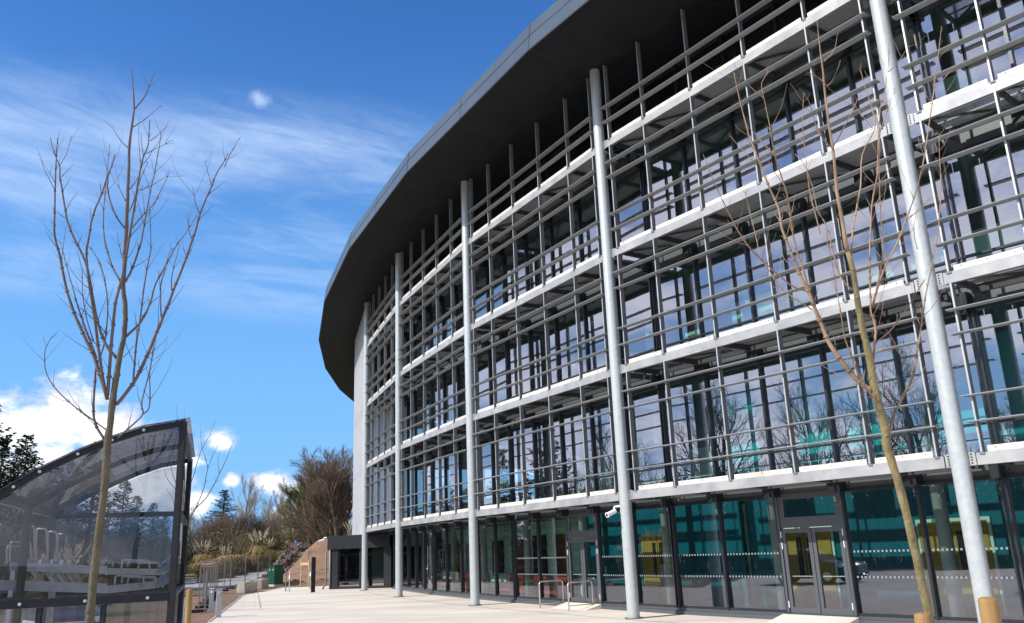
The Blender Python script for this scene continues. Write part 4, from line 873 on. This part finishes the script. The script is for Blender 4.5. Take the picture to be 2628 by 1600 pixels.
for k in (1, 2):
    fr = bays[k]; cw_ = fr.L / 5; m = MB(); m.hexa([fr.p(2 * cw_ - .1, 1.0, -.01), fr.p(3 * cw_ + .1, 1.0, -.01), fr.p(3 * cw_ + .1, GO - .165, -.01), fr.p(2 * cw_ - .1, GO - .165, -.01), fr.p(2 * cw_ - .1, 1.0, .012), fr.p(3 * cw_ + .1, 1.0, .012), fr.p(3 * cw_ + .1, GO - .165, .15), fr.p(2 * cw_ - .1, GO - .165, .15)])
    tag(m.build('door_ramp', G['pave']), kind='structure')
# cctv cameras
def cctv(p, aim, label):
    T = thing('security_camera', tuple(p), label, 'camera', 'white security cameras'); d = (Vector(aim)).normalized(); m = MB(); m.tube([p, p + d * .30], [.065, .065], 14); m.tube([p + d * .30, p + d * .33], [.075, .075], 14); m.build('housing', G['white'], T)
    m = MB(); m.tube([p + d * .331, p + d * .335], .045, 12); m.build('lens', G['black'], T)
    m = MB(); m.tube([p + d * .08 + Vector((0, 0, .0)), p + Vector((.0, .06, .13))], .025, 8); m.tube([p + Vector((0, .06, .12)), p + Vector((.16, .02, .13))], .03, 8); m.build('bracket', G['white'], T)
px, py = P[2]; cctv(Vector((px - .32, py - .06, 2.92)), (-.8, -.5, -.35), 'white security camera fixed under the first beam on the second column')
# entrance block
A1, A2 = (-11.85, 54.35), (-7.9, 53.1)
T = thing('entrance_block', (*A1, 0), 'low flat-roofed black entrance block with large windows at the foot of the white cladding', 'building')
ef = Fr(A1, A2); ef.n = np.array([-ef.d[1], ef.d[0]])
m = MB(); ef.box(m, 0, ef.L, 0, 9, .004, .14); m.build('base', G['lobby'], T)
m = MB(); ef.box(m, -.12, ef.L, -.12, 9.1, 2.36, 3.16); m.build('roof', G['lobby'], T)
m = MB(); ef.box(m, .02, .55, .02, .3, .142, 2.358); ef.box(m, .02, .2, .3, 9, .142, 2.358); ef.box(m, 2.05, 2.17, .06, .25, .142, 2.358); ef.box(m, 3.7, ef.L, .06, .25, .142, 2.358); ef.box(m, .2, ef.L, 8.8, 9, .142, 2.358); m.build('wall', G['lobby'], T)
for s0, s1 in ((.56, 2.04), (2.18, 3.69)):
    m = MB(); ef.box(m, s0, s0 + .05, .08, .16, .15, 2.35); ef.box(m, s1 - .05, s1, .08, .16, .15, 2.35); fo = m.build('window', G['dark'], T)
    m = MB(); m.add([ef.p(s0 + .05, .12, .15), ef.p(s1 - .05, .12, .15), ef.p(s1 - .05, .12, 2.35), ef.p(s0 + .05, .12, 2.35)], [(0, 1, 2, 3)]); m.build('pane', G['glass'], fo)
m = MB(); ef.box(m, .3, ef.L, 5, 5.2, .15, 2.3); m.build('inner_wall', G['mint'], T)
m = MB(); q = [ef.p(-.22, -.05, z) for z in (2.30, .32)]; m.tube([ef.p(-.02, -.05, 2.34)] + q + [ef.p(-.36, -.1, .12), ef.p(-.36, -.1, .02)], .055, 10); m.build('downpipe', G['fin'], T, True)
m = MB(); m.tube([ef.p(.04, -.06, 2.34), ef.p(.04, -.06, .05)], .03, 8); m.build('downpipe', G['kerb'], T, True)
cctv(Vector(ef.p(-.35, -.15, 2.95)), (-.8, -.4, -.25), 'white security camera on the outer top corner of the black entrance block')
# temporary mesh fence
ft = [hit(*q) for q in ((508, 1573), (556, 1524), (590, 1512), (628, 1505), (661, 1496), (692, 1489), (728, 1480))]
for i, (a, b) in enumerate(zip(ft[:-1], ft[1:])):
    nn = max(1, round((b - a).length / 3.4))
    for j in range(nn):
        p0, p1 = a.lerp(b, j / nn), a.lerp(b, (j + 1) / nn); d = (p1 - p0).normalized(); p0 = p0 + d * .06; p1 = p1 - d * .06
        p0.z = hgt(p0.x, p0.y) + .1; p1.z = hgt(p1.x, p1.y) + .1; up_ = Vector((0, 0, 1.9))
        T = thing('fence_panel', tuple(p0), 'grey temporary mesh fence panel on rubber feet along the soil strip', 'fence', 'temporary fence panels along the soil strip')
        m = MB(); m.tube([p0, p0 + up_], .021, 6); m.tube([p1, p1 + up_], .021, 6); m.tube([p0 + up_, p1 + up_], .012, 6); m.tube([p0 + Vector((0, 0, .1)), p1 + Vector((0, 0, .1))], .018, 6); m.build('frame', G['wire'], T)
        m = MB(); L_ = (p1 - p0).length; s = .12
        while s < L_: m.beam(p0 + d * s + Vector((0, 0, .1)), p0 + d * s + up_, .0025, .0025); s += .26
        for z in (.5, .9, 1.3, 1.7): m.beam(p0 + Vector((0, 0, z)), p1 + Vector((0, 0, z)), .004, .004)
        m.build('mesh', G['wire'], T)
        m = MB(); m.box((p0.x, p0.y, p0.z - .05), (.6, .24, .13), math.atan2(d.y, d.x) + 1.57); m.build('foot_block', G['black'], T, bevel=.02)
# signs
def sign(u, v, dep, w_, h_, colm, label, post, text=None, tsize=.2, face=None):
    c = at(u, v, dep); T = thing('sign', (c.x, c.y, hgt(c.x, c.y)), label, 'sign'); rz_ = math.atan2(c.y, c.x) - math.pi / 2
    m = MB(); m.box(tuple(c), (w_, .03, h_), rz_); pl_ = m.build('sign_panel', colm, T)
    m = MB(); n_ = Vector((-math.sin(rz_), math.cos(rz_), 0)); m.tube([Vector((c.x, c.y, hgt(c.x, c.y) - .05)) + n_ * .05, Vector((c.x, c.y, c.z + h_ / 2)) + n_ * .05], post, 8); m.build('post', G['wire'], T)
    if text:
        cu = bpy.data.curves.new('lettering', 'FONT'); cu.body = text; cu.size = tsize; cu.align_x = 'CENTER'; cu.align_y = 'CENTER'; cu.extrude = .004; cu.offset = .006
        to = bpy.data.objects.new('lettering', cu); COL.objects.link(to); dg = bpy.context.evaluated_depsgraph_get(); me = bpy.data.meshes.new_from_object(to.evaluated_get(dg)); bpy.data.objects.remove(to)
        o = bpy.data.objects.new('lettering', me); COL.objects.link(o); me.materials.clear(); me.materials.append(G['plume']); o.parent = pl_
        Rm = Matrix.Rotation(rz_, 4, 'Z') @ Matrix.Rotation(math.pi / 2, 4, 'X'); o.matrix_parent_inverse = Matrix(); o.matrix_basis = Matrix.Translation(c - n_ * .022 - Vector(T.location) * 0) @ Rm
        o.matrix_parent_inverse = pl_.matrix_parent_inverse.inverted() if False else Matrix.Translation(-Vector(T.location)) @ Matrix.Translation(Vector(T.location))
    return T, pl_, c, rz_, n_
T_, pl_, c_, rz_, n_ = sign(532.5, 1448, 34, .43, .20, G['signred'], 'dark red RAMP sign with pale lettering on a thin post above the fence', .03, 'RAMP', .155)
m = MB()
for dx, dz, ww, hh_ in ((0, .093, .43, .012), (0, -.093, .43, .012), (.209, 0, .012, .17), (-.209, 0, .012, .17)):
    q = c_ - n_ * .018 + Vector((math.cos(rz_) * dx, math.sin(rz_) * dx, dz)); m.box(tuple(q), (ww, .006, hh_), rz_)
m.build('border', G['plume'], pl_)
T_, pl_, c_, rz_, n_ = sign(758.5, 1392, 76, .36, .42, G['signblue'], 'small blue sign with a white figure at the top of the rubble edge', .03)
m = MB(); q = c_ - n_ * .02; m.box((q.x, q.y, q.z - .03), (.05, .006, .20), rz_); m.box((q.x, q.y, q.z + .12), (.06, .006, .06), rz_); m.build('figure', G['white'], pl_)
T_, pl_, c_, rz_, n_ = sign(744, 1397, 80, .48, .20, G['signred'], 'low red and white sign beside the small blue sign', .02)
m = MB()
for dx in (-.1, .1): q = c_ - n_ * .018 + Vector((math.cos(rz_) * dx, math.sin(rz_) * dx, 0)); m.beam(q + Vector((-.04, 0, -.08)), q + Vector((.04, 0, .08)), .02, .01)
m.build('mark', G['white'], pl_)
b = hit(495, 1470); T = thing('lamp_post', tuple(b), 'slim post with a round white globe behind the fence', 'lamp post'); tp_ = at(495, 1418, float((np.array(b) - CAMP) @ CF))
m = MB(); m.tube([b, Vector((b.x, b.y, tp_.z))], .03, 6); m.build('post', G['wire'], T); m = MB(); m.lathe((b.x, b.y, tp_.z), [(.05, 0), (.13, .06), (.15, .14), (.12, .23), (.04, .28)], 12); m.build('globe', G['white'], T, True)
# rubble along the left edge of the bank
tag_i = 0
m = MB(); rr = random.Random(9)
for i in range(260):
    t = rr.random() ** .8; e = Vector((-18.7, 63.8, .05)).lerp(Vector((-18.35, 72.2, 3.0)), t); q = e + Vector((rr.uniform(-.45, .5), rr.uniform(-.5, .5), rr.uniform(-.1, .12)))
    r_ = rr.uniform(.07, .22); vs = []
    for k in range(8):
        sx, sy, sz = (k & 1) * 2 - 1, (k >> 1 & 1) * 2 - 1, (k >> 2) * 2 - 1; vs.append((q.x + sx * r_ * rr.uniform(.4, 1), q.y + sy * r_ * rr.uniform(.4, 1), q.z + sz * r_ * rr.uniform(.4, .9)))
    m.add(vs, [(0, 2, 3, 1), (4, 5, 7, 6), (0, 1, 5, 4), (1, 3, 7, 5), (3, 2, 6, 7), (2, 0, 4, 6)])
tag(m.build('rubble', G['stone']), 'grey brown rubble stones spilling down the left edge of the soil bank', 'rubble', kind='stuff')
# ------------------------------------------------------------------ trees, shrubs
def grow(m, rr, p, d, L_, r, lev, maxlev, P_):
    n = 4; pts = [p]; rs = [r]; dd = Vector(d).normalized()
    for i in range(n):
        dd = (dd + Vector((rr.uniform(-1, 1), rr.uniform(-1, 1), rr.uniform(-.6, 1))) * P_['wob'] + Vector((0, 0, P_['up']))).normalized()
        pts.append(pts[-1] + dd * L_ / n); rs.append(r * (1 - .55 * (i + 1) / n))
    m[0 if lev == 0 else 1].tube(pts, rs, 7 if lev == 0 else (5 if lev == 1 else 3), cap=False)
    if lev >= maxlev: return
    nc = P_['nc'][lev]
    for j in range(nc):
        t = P_['t0'][lev] + (1 - P_['t0'][lev]) * (j + rr.random()) / nc; i = min(int(t * n), n - 1); q = pts[i].lerp(pts[i + 1], t * n - i)
        ax_ = (pts[i + 1] - pts[i]).normalized(); pr_ = ax_.cross(Vector((rr.uniform(-1, 1), rr.uniform(-1, 1), rr.uniform(-1, 1)))).normalized(); an = rr.uniform(*P_['ang'])
        grow(m, rr, q, ax_ * math.cos(an) + pr_ * math.sin(an), L_ * P_['ls'] * (1.15 - .45 * t) * rr.uniform(.75, 1.15), max(r * .48 * (1.1 - .4 * t), P_['rmin']), lev + 1, maxlev, P_)
def bare_tree(name, label, H_, seed, tm, wm, group=None, maxlev=4, P_=None, stems=1, low=.25):
    rr = random.Random(seed); T = thing(name, (0, 0, 0), label, 'tree', group); m = [MB(), MB()]
    P_ = dict(dict(wob=.12, up=.06, nc=(9, 7, 6, 4), t0=(low, .2, .2, .15), ang=(.35, .8), ls=.56, rmin=.012), **(P_ or {}))
    for s in range(stems):
        a = rr.uniform(0, 6.28); sp_ = .28 if stems > 1 else .03
        grow(m, rr, Vector((math.cos(a) * .2 * (stems > 1), math.sin(a) * .2 * (stems > 1), -.1)), (math.cos(a) * sp_, math.sin(a) * sp_, 1), H_ * (.62 if stems > 1 else .72), H_ * .016, 0, maxlev, P_)
    m[0].build('trunk', tm, T, True); m[1].build('crown', wm, T)
    return T
def put(T, x, y, rz=0, sc=1.0, label=None, copy=True):   # first instance is moved, others are copied
    o = copy_tree(T, (x, y, hgt(x, y)), rz, sc) if copy else T
    if not copy: o.location = (x, y, hgt(x, y)); o.rotation_euler = (0, 0, rz); o.scale = (sc,) * 3
    if label: o['label'] = label
    return o
big = bare_tree('bare_tree', 'large dense leafless tree rising beside the white cladding', 12.5, 21, G['btrunk'], G['btwig'], None, 4, dict(nc=(13, 10, 8, 6), up=.05, wob=.15, ang=(.3, .8), rmin=.011), 4, .12)
def wat(u, dep): q = at(u, 1430, dep); return q.x, q.y
x, y = wat(868, 84); put(big, x, y, 0, 1.0, None, False); big.location.z = 1.6
x, y = wat(815, 92); o = put(big, x, y, 2.2, (.92, .92, .84), 'leafless greenish tree in front of the large dense bare tree, on its left'); o.location.z = 1.8; o['group'] = 'bare trees on the rise'
big['group'] = 'bare trees on the rise'
for c in o.children:
    if c.name.startswith('crown'):
        c.data = c.data.copy(); c.data.materials[0] = G['gtwig']
x, y = wat(775, 100); o = put(big, x, y, 4.0, (.72, .72, .52), 'low spreading leafless bush tree at the left foot of the large dense bare tree'); o.location.z = 2.6
br = bare_tree('bare_tree', 'tall slender leafless tree behind the dark conifer on the rise', 11, 5, G['btrunk'], G['ptwig'], 'bare trees on the rise', 4, dict(nc=(9, 7, 5, 4), up=.10, wob=.1, ang=(.25, .6), rmin=.014))
x, y = wat(616, 128); put(br, x, y, 0, 1.12, None, False); br.location.z = 2.2
for u, dp, sc, lb_, ml in ((488, 150, .8, 'far pale leafless tree just right of the shelter posts', 'ptwig'), (700, 130, (1.0, 1.0, .80), 'leafless tree with pale upright twigs in the middle of the rise', None), (672, 140, (.9, .9, .78), 'smaller pale leafless tree left of the middle of the rise', None), (732, 122, (.8, .8, .62), 'low pale leafless tree near the top of the road', None), (650, 150, (.9, .9, .8), 'distant leafless tree between the slender tree and the middle ones', None)):
    x, y = wat(u, dp); o = put(br, x, y, u * .7, sc, lb_); o.location.z = 3.4
# evergreens made of drooping sprays
def conifer(label, H_, seed, rbase, group=None, mat_=None, name='conifer'):
    rr = random.Random(seed); T = thing(name, (0, 0, 0), label, 'tree', group); m = MB(); m.tube([(0, 0, -.1), (0, 0, H_ * .5), (0.05, 0, H_)], [H_ * .018, H_ * .011, .015], 7); m.build('trunk', G['btrunk'], T, True)
    m = MB(); nb = 150
    for i in range(nb):
        t = (i + rr.random()) / nb; z = H_ * (.05 + .94 * t); Lb = rbase * (1 - t) ** .75 * rr.uniform(.55, 1.12) + .18; a = rr.uniform(0, 6.28); dirv = Vector((math.cos(a), math.sin(a), .25 - .5 * (1 - t)))
        p_ = Vector((0, 0, z)); ns = max(4, int(Lb / .16)); side = Vector((-math.sin(a), math.cos(a), 0))
        for s in range(ns):
            f_ = (s + .5) / ns; q = p_ + dirv * Lb * f_ + Vector((0, 0, .18 * Lb * f_ * f_)); wd = .5 * Lb * (1 - f_) * .55 + .10
            for k in range(5):
                b0 = q + side * rr.uniform(-wd, wd) + Vector((0, 0, rr.uniform(-.12, .05))); ln = rr.uniform(.14, .32); dv = (dirv * rr.uniform(.4, 1) + side * rr.uniform(-.9, .9) + Vector((0, 0, rr.uniform(-.5, .25)))).normalized() * ln; sd_ = dv.cross(Vector((rr.uniform(-1, 1), rr.uniform(-1, 1), 1))).normalized() * ln * .28
                m.add([b0 - sd_, b0 + sd_, b0 + dv], [(0, 1, 2)])
    m.build('crown', mat_ or G['conif'], T); return T
con = conifer('dark layered conifer behind the shelter roof, tallest of the evergreens', 11, 31, 3.3, 'dark evergreens on the left')
x, y = wat(222, 58); put(con, x, y, 0, 1.0, None, False); con.location.z = -.6
for u, dp, sc, lb_ in ((95, 62, .86, 'dark conifer at the left edge behind the sloping shelter roof'), (20, 52, .88, 'dark bushy evergreen at the far left edge of the picture'), (305, 66, .78, 'dark conifer seen through the shelter end panel'), (340, 78, .72, 'smaller conifer right of the one seen through the shelter panel'), (385, 80, .66, 'pointed conifer seen through the clear panel near the black post'), (415, 86, .60, 'small pointed conifer nearest the black post behind the clear panel'), (165, 64, .9, 'dark conifer half hidden by the shelter roof between the leftmost two'),
    (568, 116, (1.25, 1.25, .78), 'single dark green conifer standing up from the shrubs right of the shelter'), (62, 50, .80, 'dark conifer rising left of the shelter roof, second from the left edge'), (128, 56, .80, 'dark conifer just above the slope of the shelter roof'), (-25, 46, .86, 'dark conifer cut by the left edge of the picture'), (-120, 50, 1.0, None), (-60, 44, .8, None)):
    if lb_ is None: continue
    x, y = wat(u, dp); o = put(con, x, y, u * .9, sc, lb_); o.location.z = hgt(x, y) - .3 + (1.6 if dp > 100 else 0)
# leafy shrubs
def shrub(label, r_, h_, seed, mat_, group, n=2600, leaf=.12, twigs=True, name='shrub'):
    rr = random.Random(seed); T = thing(name, (0, 0, 0), label, 'shrub', group); m = MB(); lumps = [(rr.uniform(-.6, .6) * r_, rr.uniform(-.6, .6) * r_, h_ * rr.uniform(.3, .75), rr.uniform(.25, .5)) for _ in range(9)]
    for i in range(n):
        lx, ly, lz, lr = rr.choice(lumps); v = Vector((rr.gauss(0, 1), rr.gauss(0, 1), rr.gauss(0, 1))).normalized() * (rr.random() ** .4)
        q = Vector((lx + v.x * lr * r_, ly + v.y * lr * r_, max(.05, lz + v.z * lr * h_ * .9))); d = Vector((rr.uniform(-1, 1), rr.uniform(-1, 1), rr.uniform(-.4, 1))).normalized() * leaf * rr.uniform(.7, 1.6); s = d.cross(Vector((rr.uniform(-1, 1), rr.uniform(-1, 1), 1))).normalized() * leaf * .45
        m.add([q - s, q + s, q + d], [(0, 1, 2)])
    m.build('foliage', mat_, T)
    m = MB()
    for i in range(70):
        a = rr.uniform(0, 6.28); q = Vector((rr.uniform(-.5, .5) * r_, rr.uniform(-.5, .5) * r_, 0)); e = q + Vector((math.cos(a) * r_ * .5, math.sin(a) * r_ * .5, h_ * rr.uniform(.6, 1.15))); m.tube([q, q.lerp(e, .5) + Vector((0, 0, h_ * .08)), e], [.03, .02, .008], 3, cap=False)
    m.build('stems', G['btwig'], T); return T
def twiggy(label, r_, h_, seed, mat_, group):
    rr = random.Random(seed); T = thing('bush', (0, 0, 0), label, 'bush', group); m = MB(); st_ = []
    for i in range(260):
        a = rr.uniform(0, 6.28); b = rr.uniform(0, r_ * .5); q = Vector((math.cos(a) * b, math.sin(a) * b, 0)); a2 = a + rr.uniform(-.8, .8); e = q + Vector((math.cos(a2) * r_ * rr.uniform(.1, .6), math.sin(a2) * r_ * rr.uniform(.1, .6), h_ * rr.uniform(.5, 1.05))); mid = q.lerp(e, .5) + Vector((rr.uniform(-.2, .2), rr.uniform(-.2, .2), h_ * .1))
        m.tube([q, mid, e], [.025, .018, .008], 3, cap=False)
        for j in range(5):
            s = mid.lerp(e, rr.random()); m.tube([s, s + Vector((rr.uniform(-.5, .5), rr.uniform(-.5, .5), rr.uniform(.1, .7)))], [.012, .005], 3, cap=False)
    m.build('stems', mat_, T); return T
s_ol = shrub('olive green shrub', 2.6, 3.6, 41, G['olive'], 'olive shrubs behind the road'); s_dk = shrub('dark evergreen shrub', 2.6, 2.6, 42, G['leaf'], 'dark low shrubs behind the fence', 3000)
s_br = twiggy('brown leafless bush', 2.6, 4.0, 43, G['btwig'], 'brown leafless bushes on the rise')
def drop(T, lst, first=True):
    for i, (u, dp, sc, dz, lb_) in enumerate(lst):
        x, y = wat(u, dp); o = T if i == 0 else copy_tree(T, (x, y, 0), 0, 1)
        
        o.location = (x, y, hgt(x, y) + dz); o.rotation_euler = (0, 0, u * 1.3); o.scale = (sc, sc, sc) if not hasattr(sc, '__len__') else sc
        if lb_: o['label'] = lb_
drop(s_ol, [(572, 90, 1.25, .2, 'olive green shrub above the straw-coloured grasses, left of centre of the rise'), (640, 94, 1.15, .2, 'olive green shrub right of the largest one on the rise'), (690, 98, 1.1, .2, 'olive shrub behind the pampas plumes near the road top'), (730, 98, 1.05, .3, 'olive shrub near the small blue sign'), (610, 88, 1.0, -.1, 'low olive shrub just behind the grasses'), (480, 92, .85, -.4, 'olive shrub showing right beside the outer shelter post'), (500, 104, .8, .2, 'olive shrub above the pink plumes near the shelter')])
drop(s_dk, [(600, 78, .62, -.3, 'dark low evergreen shrub in the middle of the road verge'), (575, 74, .6, -.4, 'dark low evergreen shrub left of the middle one on the verge'), (650, 84, .6, -.3, 'dark low evergreen shrub right of the middle of the verge'), (700, 98, .7, -.5, 'dark low evergreen shrub at the upper verge'), (540, 68, .45, -.4, 'small dark evergreen shrub near the RAMP sign'), (470, 88, (1.0, 1.0, 1.3), 0, 'tall dark evergreen shrub between and beside the shelter posts'), (400, 74, (1.1, 1.1, 1.7), 0, 'dark shrub seen through the panel left of the black post'), (340, 70, (1.2, 1.2, 1.8), 0, 'dark shrub seen through the middle of the end panel'), (250, 66, (1.2, 1.2, 2.0), 0, 'dark shrub seen through the panel behind the young tree'), (140, 60, (1.2, 1.2, 2.0), 0, 'dark shrub behind the cycle rack hoops'), (40, 56, (1.2, 1.2, 2.0), 0, 'dark shrub at the left edge behind the rack')])
drop(s_br, [(530, 112, 1.15, 1.2, 'brown leafless bush below the far pale tree'), (560, 108, 1.2, 1.5, 'brown leafless bush under the single conifer'), (598, 112, 1.2, 1.5, 'brown leafless bush right of the single conifer'), (640, 118, 1.1, 1.5, 'brown leafless bush under the slender tree'), (680, 118, 1.1, 1.6, 'brown leafless bush left of the pale upright trees'), (718, 114, 1.1, 1.6, 'brown leafless bush right of the pale upright trees'), (752, 108, 1.0, 1.6, 'brown leafless bush above the small blue sign'), (785, 104, 1.0, 1.6, 'brown leafless bush at the crest of the soil bank, left'), (820, 96, 1.0, 1.4, 'brown leafless bush at the crest of the soil bank, right'), (505, 100, 1.0, .4, 'brown leafless bush close to the outer shelter post'), (858, 92, .9, 1.4, 'brown leafless bush beside the entrance block roof')])
# grasses with plumes
def pampas(label, h_, r_, nb, npl, seed, group, plm):
    rr = random.Random(seed + 3); T = thing('pampas_grass', (0, 0, 0), label, 'grass clump', group); m = MB()
    for i in range(nb):
        a = rr.uniform(0, 6.28); q = Vector((math.cos(a), math.sin(a), 0)) * rr.uniform(0, r_ * .3); o = Vector((math.cos(a), math.sin(a), 0)) * r_ * rr.uniform(.3, 1.); hh_ = h_ * rr.uniform(.4, .75); s = Vector((-math.sin(a), math.cos(a), 0)) * .02
        p1, p2, p3 = q + o * .3 + Vector((0, 0, hh_ * .7)), q + o * .65 + Vector((0, 0, hh_)), q + o + Vector((0, 0, hh_ * .75))
        m.add([q - s, q + s, p1 + s, p1 - s, p2 + s * .8, p2 - s * .8, p3], [(0, 1, 2, 3), (3, 2, 4, 5), (5, 4, 6)])
    m.build('blades', G['straw'], T); m = MB(); m2 = MB()
    for i in range(npl):
        a = rr.uniform(0, 6.28); e = Vector((math.cos(a) * r_ * rr.uniform(.1, .55), math.sin(a) * r_ * rr.uniform(.1, .55), h_ * rr.uniform(.8, 1.05))); m2.tube([(0, 0, 0), e * .6 + Vector((0, 0, .1)), e], [.012, .01, .008], 3, cap=False)
        d = Vector((e.x, e.y, 1.2)).normalized(); L_ = h_ * .26
        for k in range(34):
            t = rr.random(); c = e + d * L_ * t; w_ = .10 * math.sin(math.pi * min(1, t * .9 + .1)) + .02; b = Vector((rr.uniform(-1, 1), rr.uniform(-1, 1), rr.uniform(-.2, .8))).normalized() * w_; s = Vector((0, 0, .05)); m.add([c, c + b + s * .2, c + b * .6 + d * .16], [(0, 1, 2)])
    m.build('plumes', plm, T); m2.build('stems', G['straw'], T); return T
G['pink'] = mat('pinkish_plumes', (.55, .38, .30), .9, var=.12, vscale=3)
pg = pampas('tall cream pampas grass clump on the road verge, tallest plumes of the row', 3.4, 1.5, 420, 16, 51, 'pampas grass clumps', G['plume'])
drop(pg, [(663, 86, 1.0, .0, None), (520, 80, .80, .0, 'pampas clump with pinkish plumes right of the shelter posts'), (745, 98, .9, .6, 'pampas clump with upright plumes left of the small blue sign'), (905, 80, .8, 1.3, 'pampas clump showing above the entrance block roof'), (575, 84, .62, .1, 'pampas clump between the pinkish one and the tall cream one'), (690, 92, .75, .1, 'pampas clump right of the tallest cream one'), (190, 34, .62, .3, 'pale pampas plumes seen through the shelter behind the cycle rack'), (165, 35, .58, .2, 'second pale pampas clump behind the rack hoops, further left'), (118, 36, .56, .2, 'pampas clump behind the leftmost rack hoops'), (255, 36, .5, .2, 'single leaning pampas clump right of the young tree trunk')])
gr = pampas('straw-coloured grass clump', 1.9, 1.3, 520, 0, 52, 'straw-coloured grass clumps on the verge', G['plume'])
drop(gr, [(545, 78, 1.0, .0, 'straw grass clump behind the RAMP sign'), (562, 80, 1.1, .0, 'straw grass clump right of the RAMP sign'), (585, 82, 1.15, .1, 'tall straw grass clump left of the middle of the verge'), (603, 83, 1.2, .1, 'tall straw grass clump at the middle of the verge'), (625, 86, 1.0, .1, 'straw grass clump right of the middle of the verge'), (645, 88, .9, .1, 'straw grass clump left of the tall cream plumes'), (680, 92, 1.1, .1, 'straw grass clump right of the tall cream plumes'), (700, 94, 1.1, .1, 'straw grass clump along the upper road verge'), (722, 96, 1.1, .2, 'straw grass clump below the small blue sign'), (740, 92, 1.1, .2, 'straw grass clump nearest the rubble stones'), (530, 76, .9, .0, 'straw grass clump under the pinkish plumes'), (512, 78, .9, .0, 'straw grass clump beside the lamp globe')])
# trees to the left of the picture that the glass mirrors
lf = bare_tree('bare_tree', 'tall leafless tree on the left, seen mirrored in the first-floor glass', 15, 61, G['btrunk'], G['btwig'], 'leafless trees mirrored in the glass', 4, dict(nc=(10, 8, 6, 4), up=.05, wob=.12, ang=(.35, .8), rmin=.012))
for i, (x, y, sc, rz) in enumerate(((-37, 14, 1.0, 0), (-39, 22, .9, 1), (-36, 29, .95, 2), (-42, 6, 1.0, 3), (-40, 37, .85, 4), (-44, -3, .9, 5), (-46, 18, .9, 1.7), (-38, 46, .8, .5))):
    o = lf if i == 0 else copy_tree(lf, (x, y, 0), rz, sc); o.location = (x, y, 0); o.scale = (sc,) * 3; o.rotation_euler = (0, 0, rz)
x0 = 0
for i, (x, y, sc) in enumerate(((-30, 48, 1.05), (-33, 57, 1.0), (-27, -8, 1.2), (-31, -14, 1.3), (-27, 40, .6))):
    o = copy_tree(con, (x, y, -.3), i * 1.9, sc); o['label'] = 'dark conifer standing left of the picture, seen mirrored in the glass'; o['group'] = 'conifers mirrored in the glass'
for i in range(44):
    x, y = -29 - 3 * random.random() - 4.5 * (i % 2), -24 + i * 1.7; o = copy_tree(s_dk, (x, y, -.2), i * 1.1, (1.4, 1.4, 2.3 + .5 * random.random())); o['label'] = 'dark hedge shrub along the far side of the forecourt, seen mirrored in the ground-floor glass'; o['group'] = 'hedge shrubs mirrored in the glass'
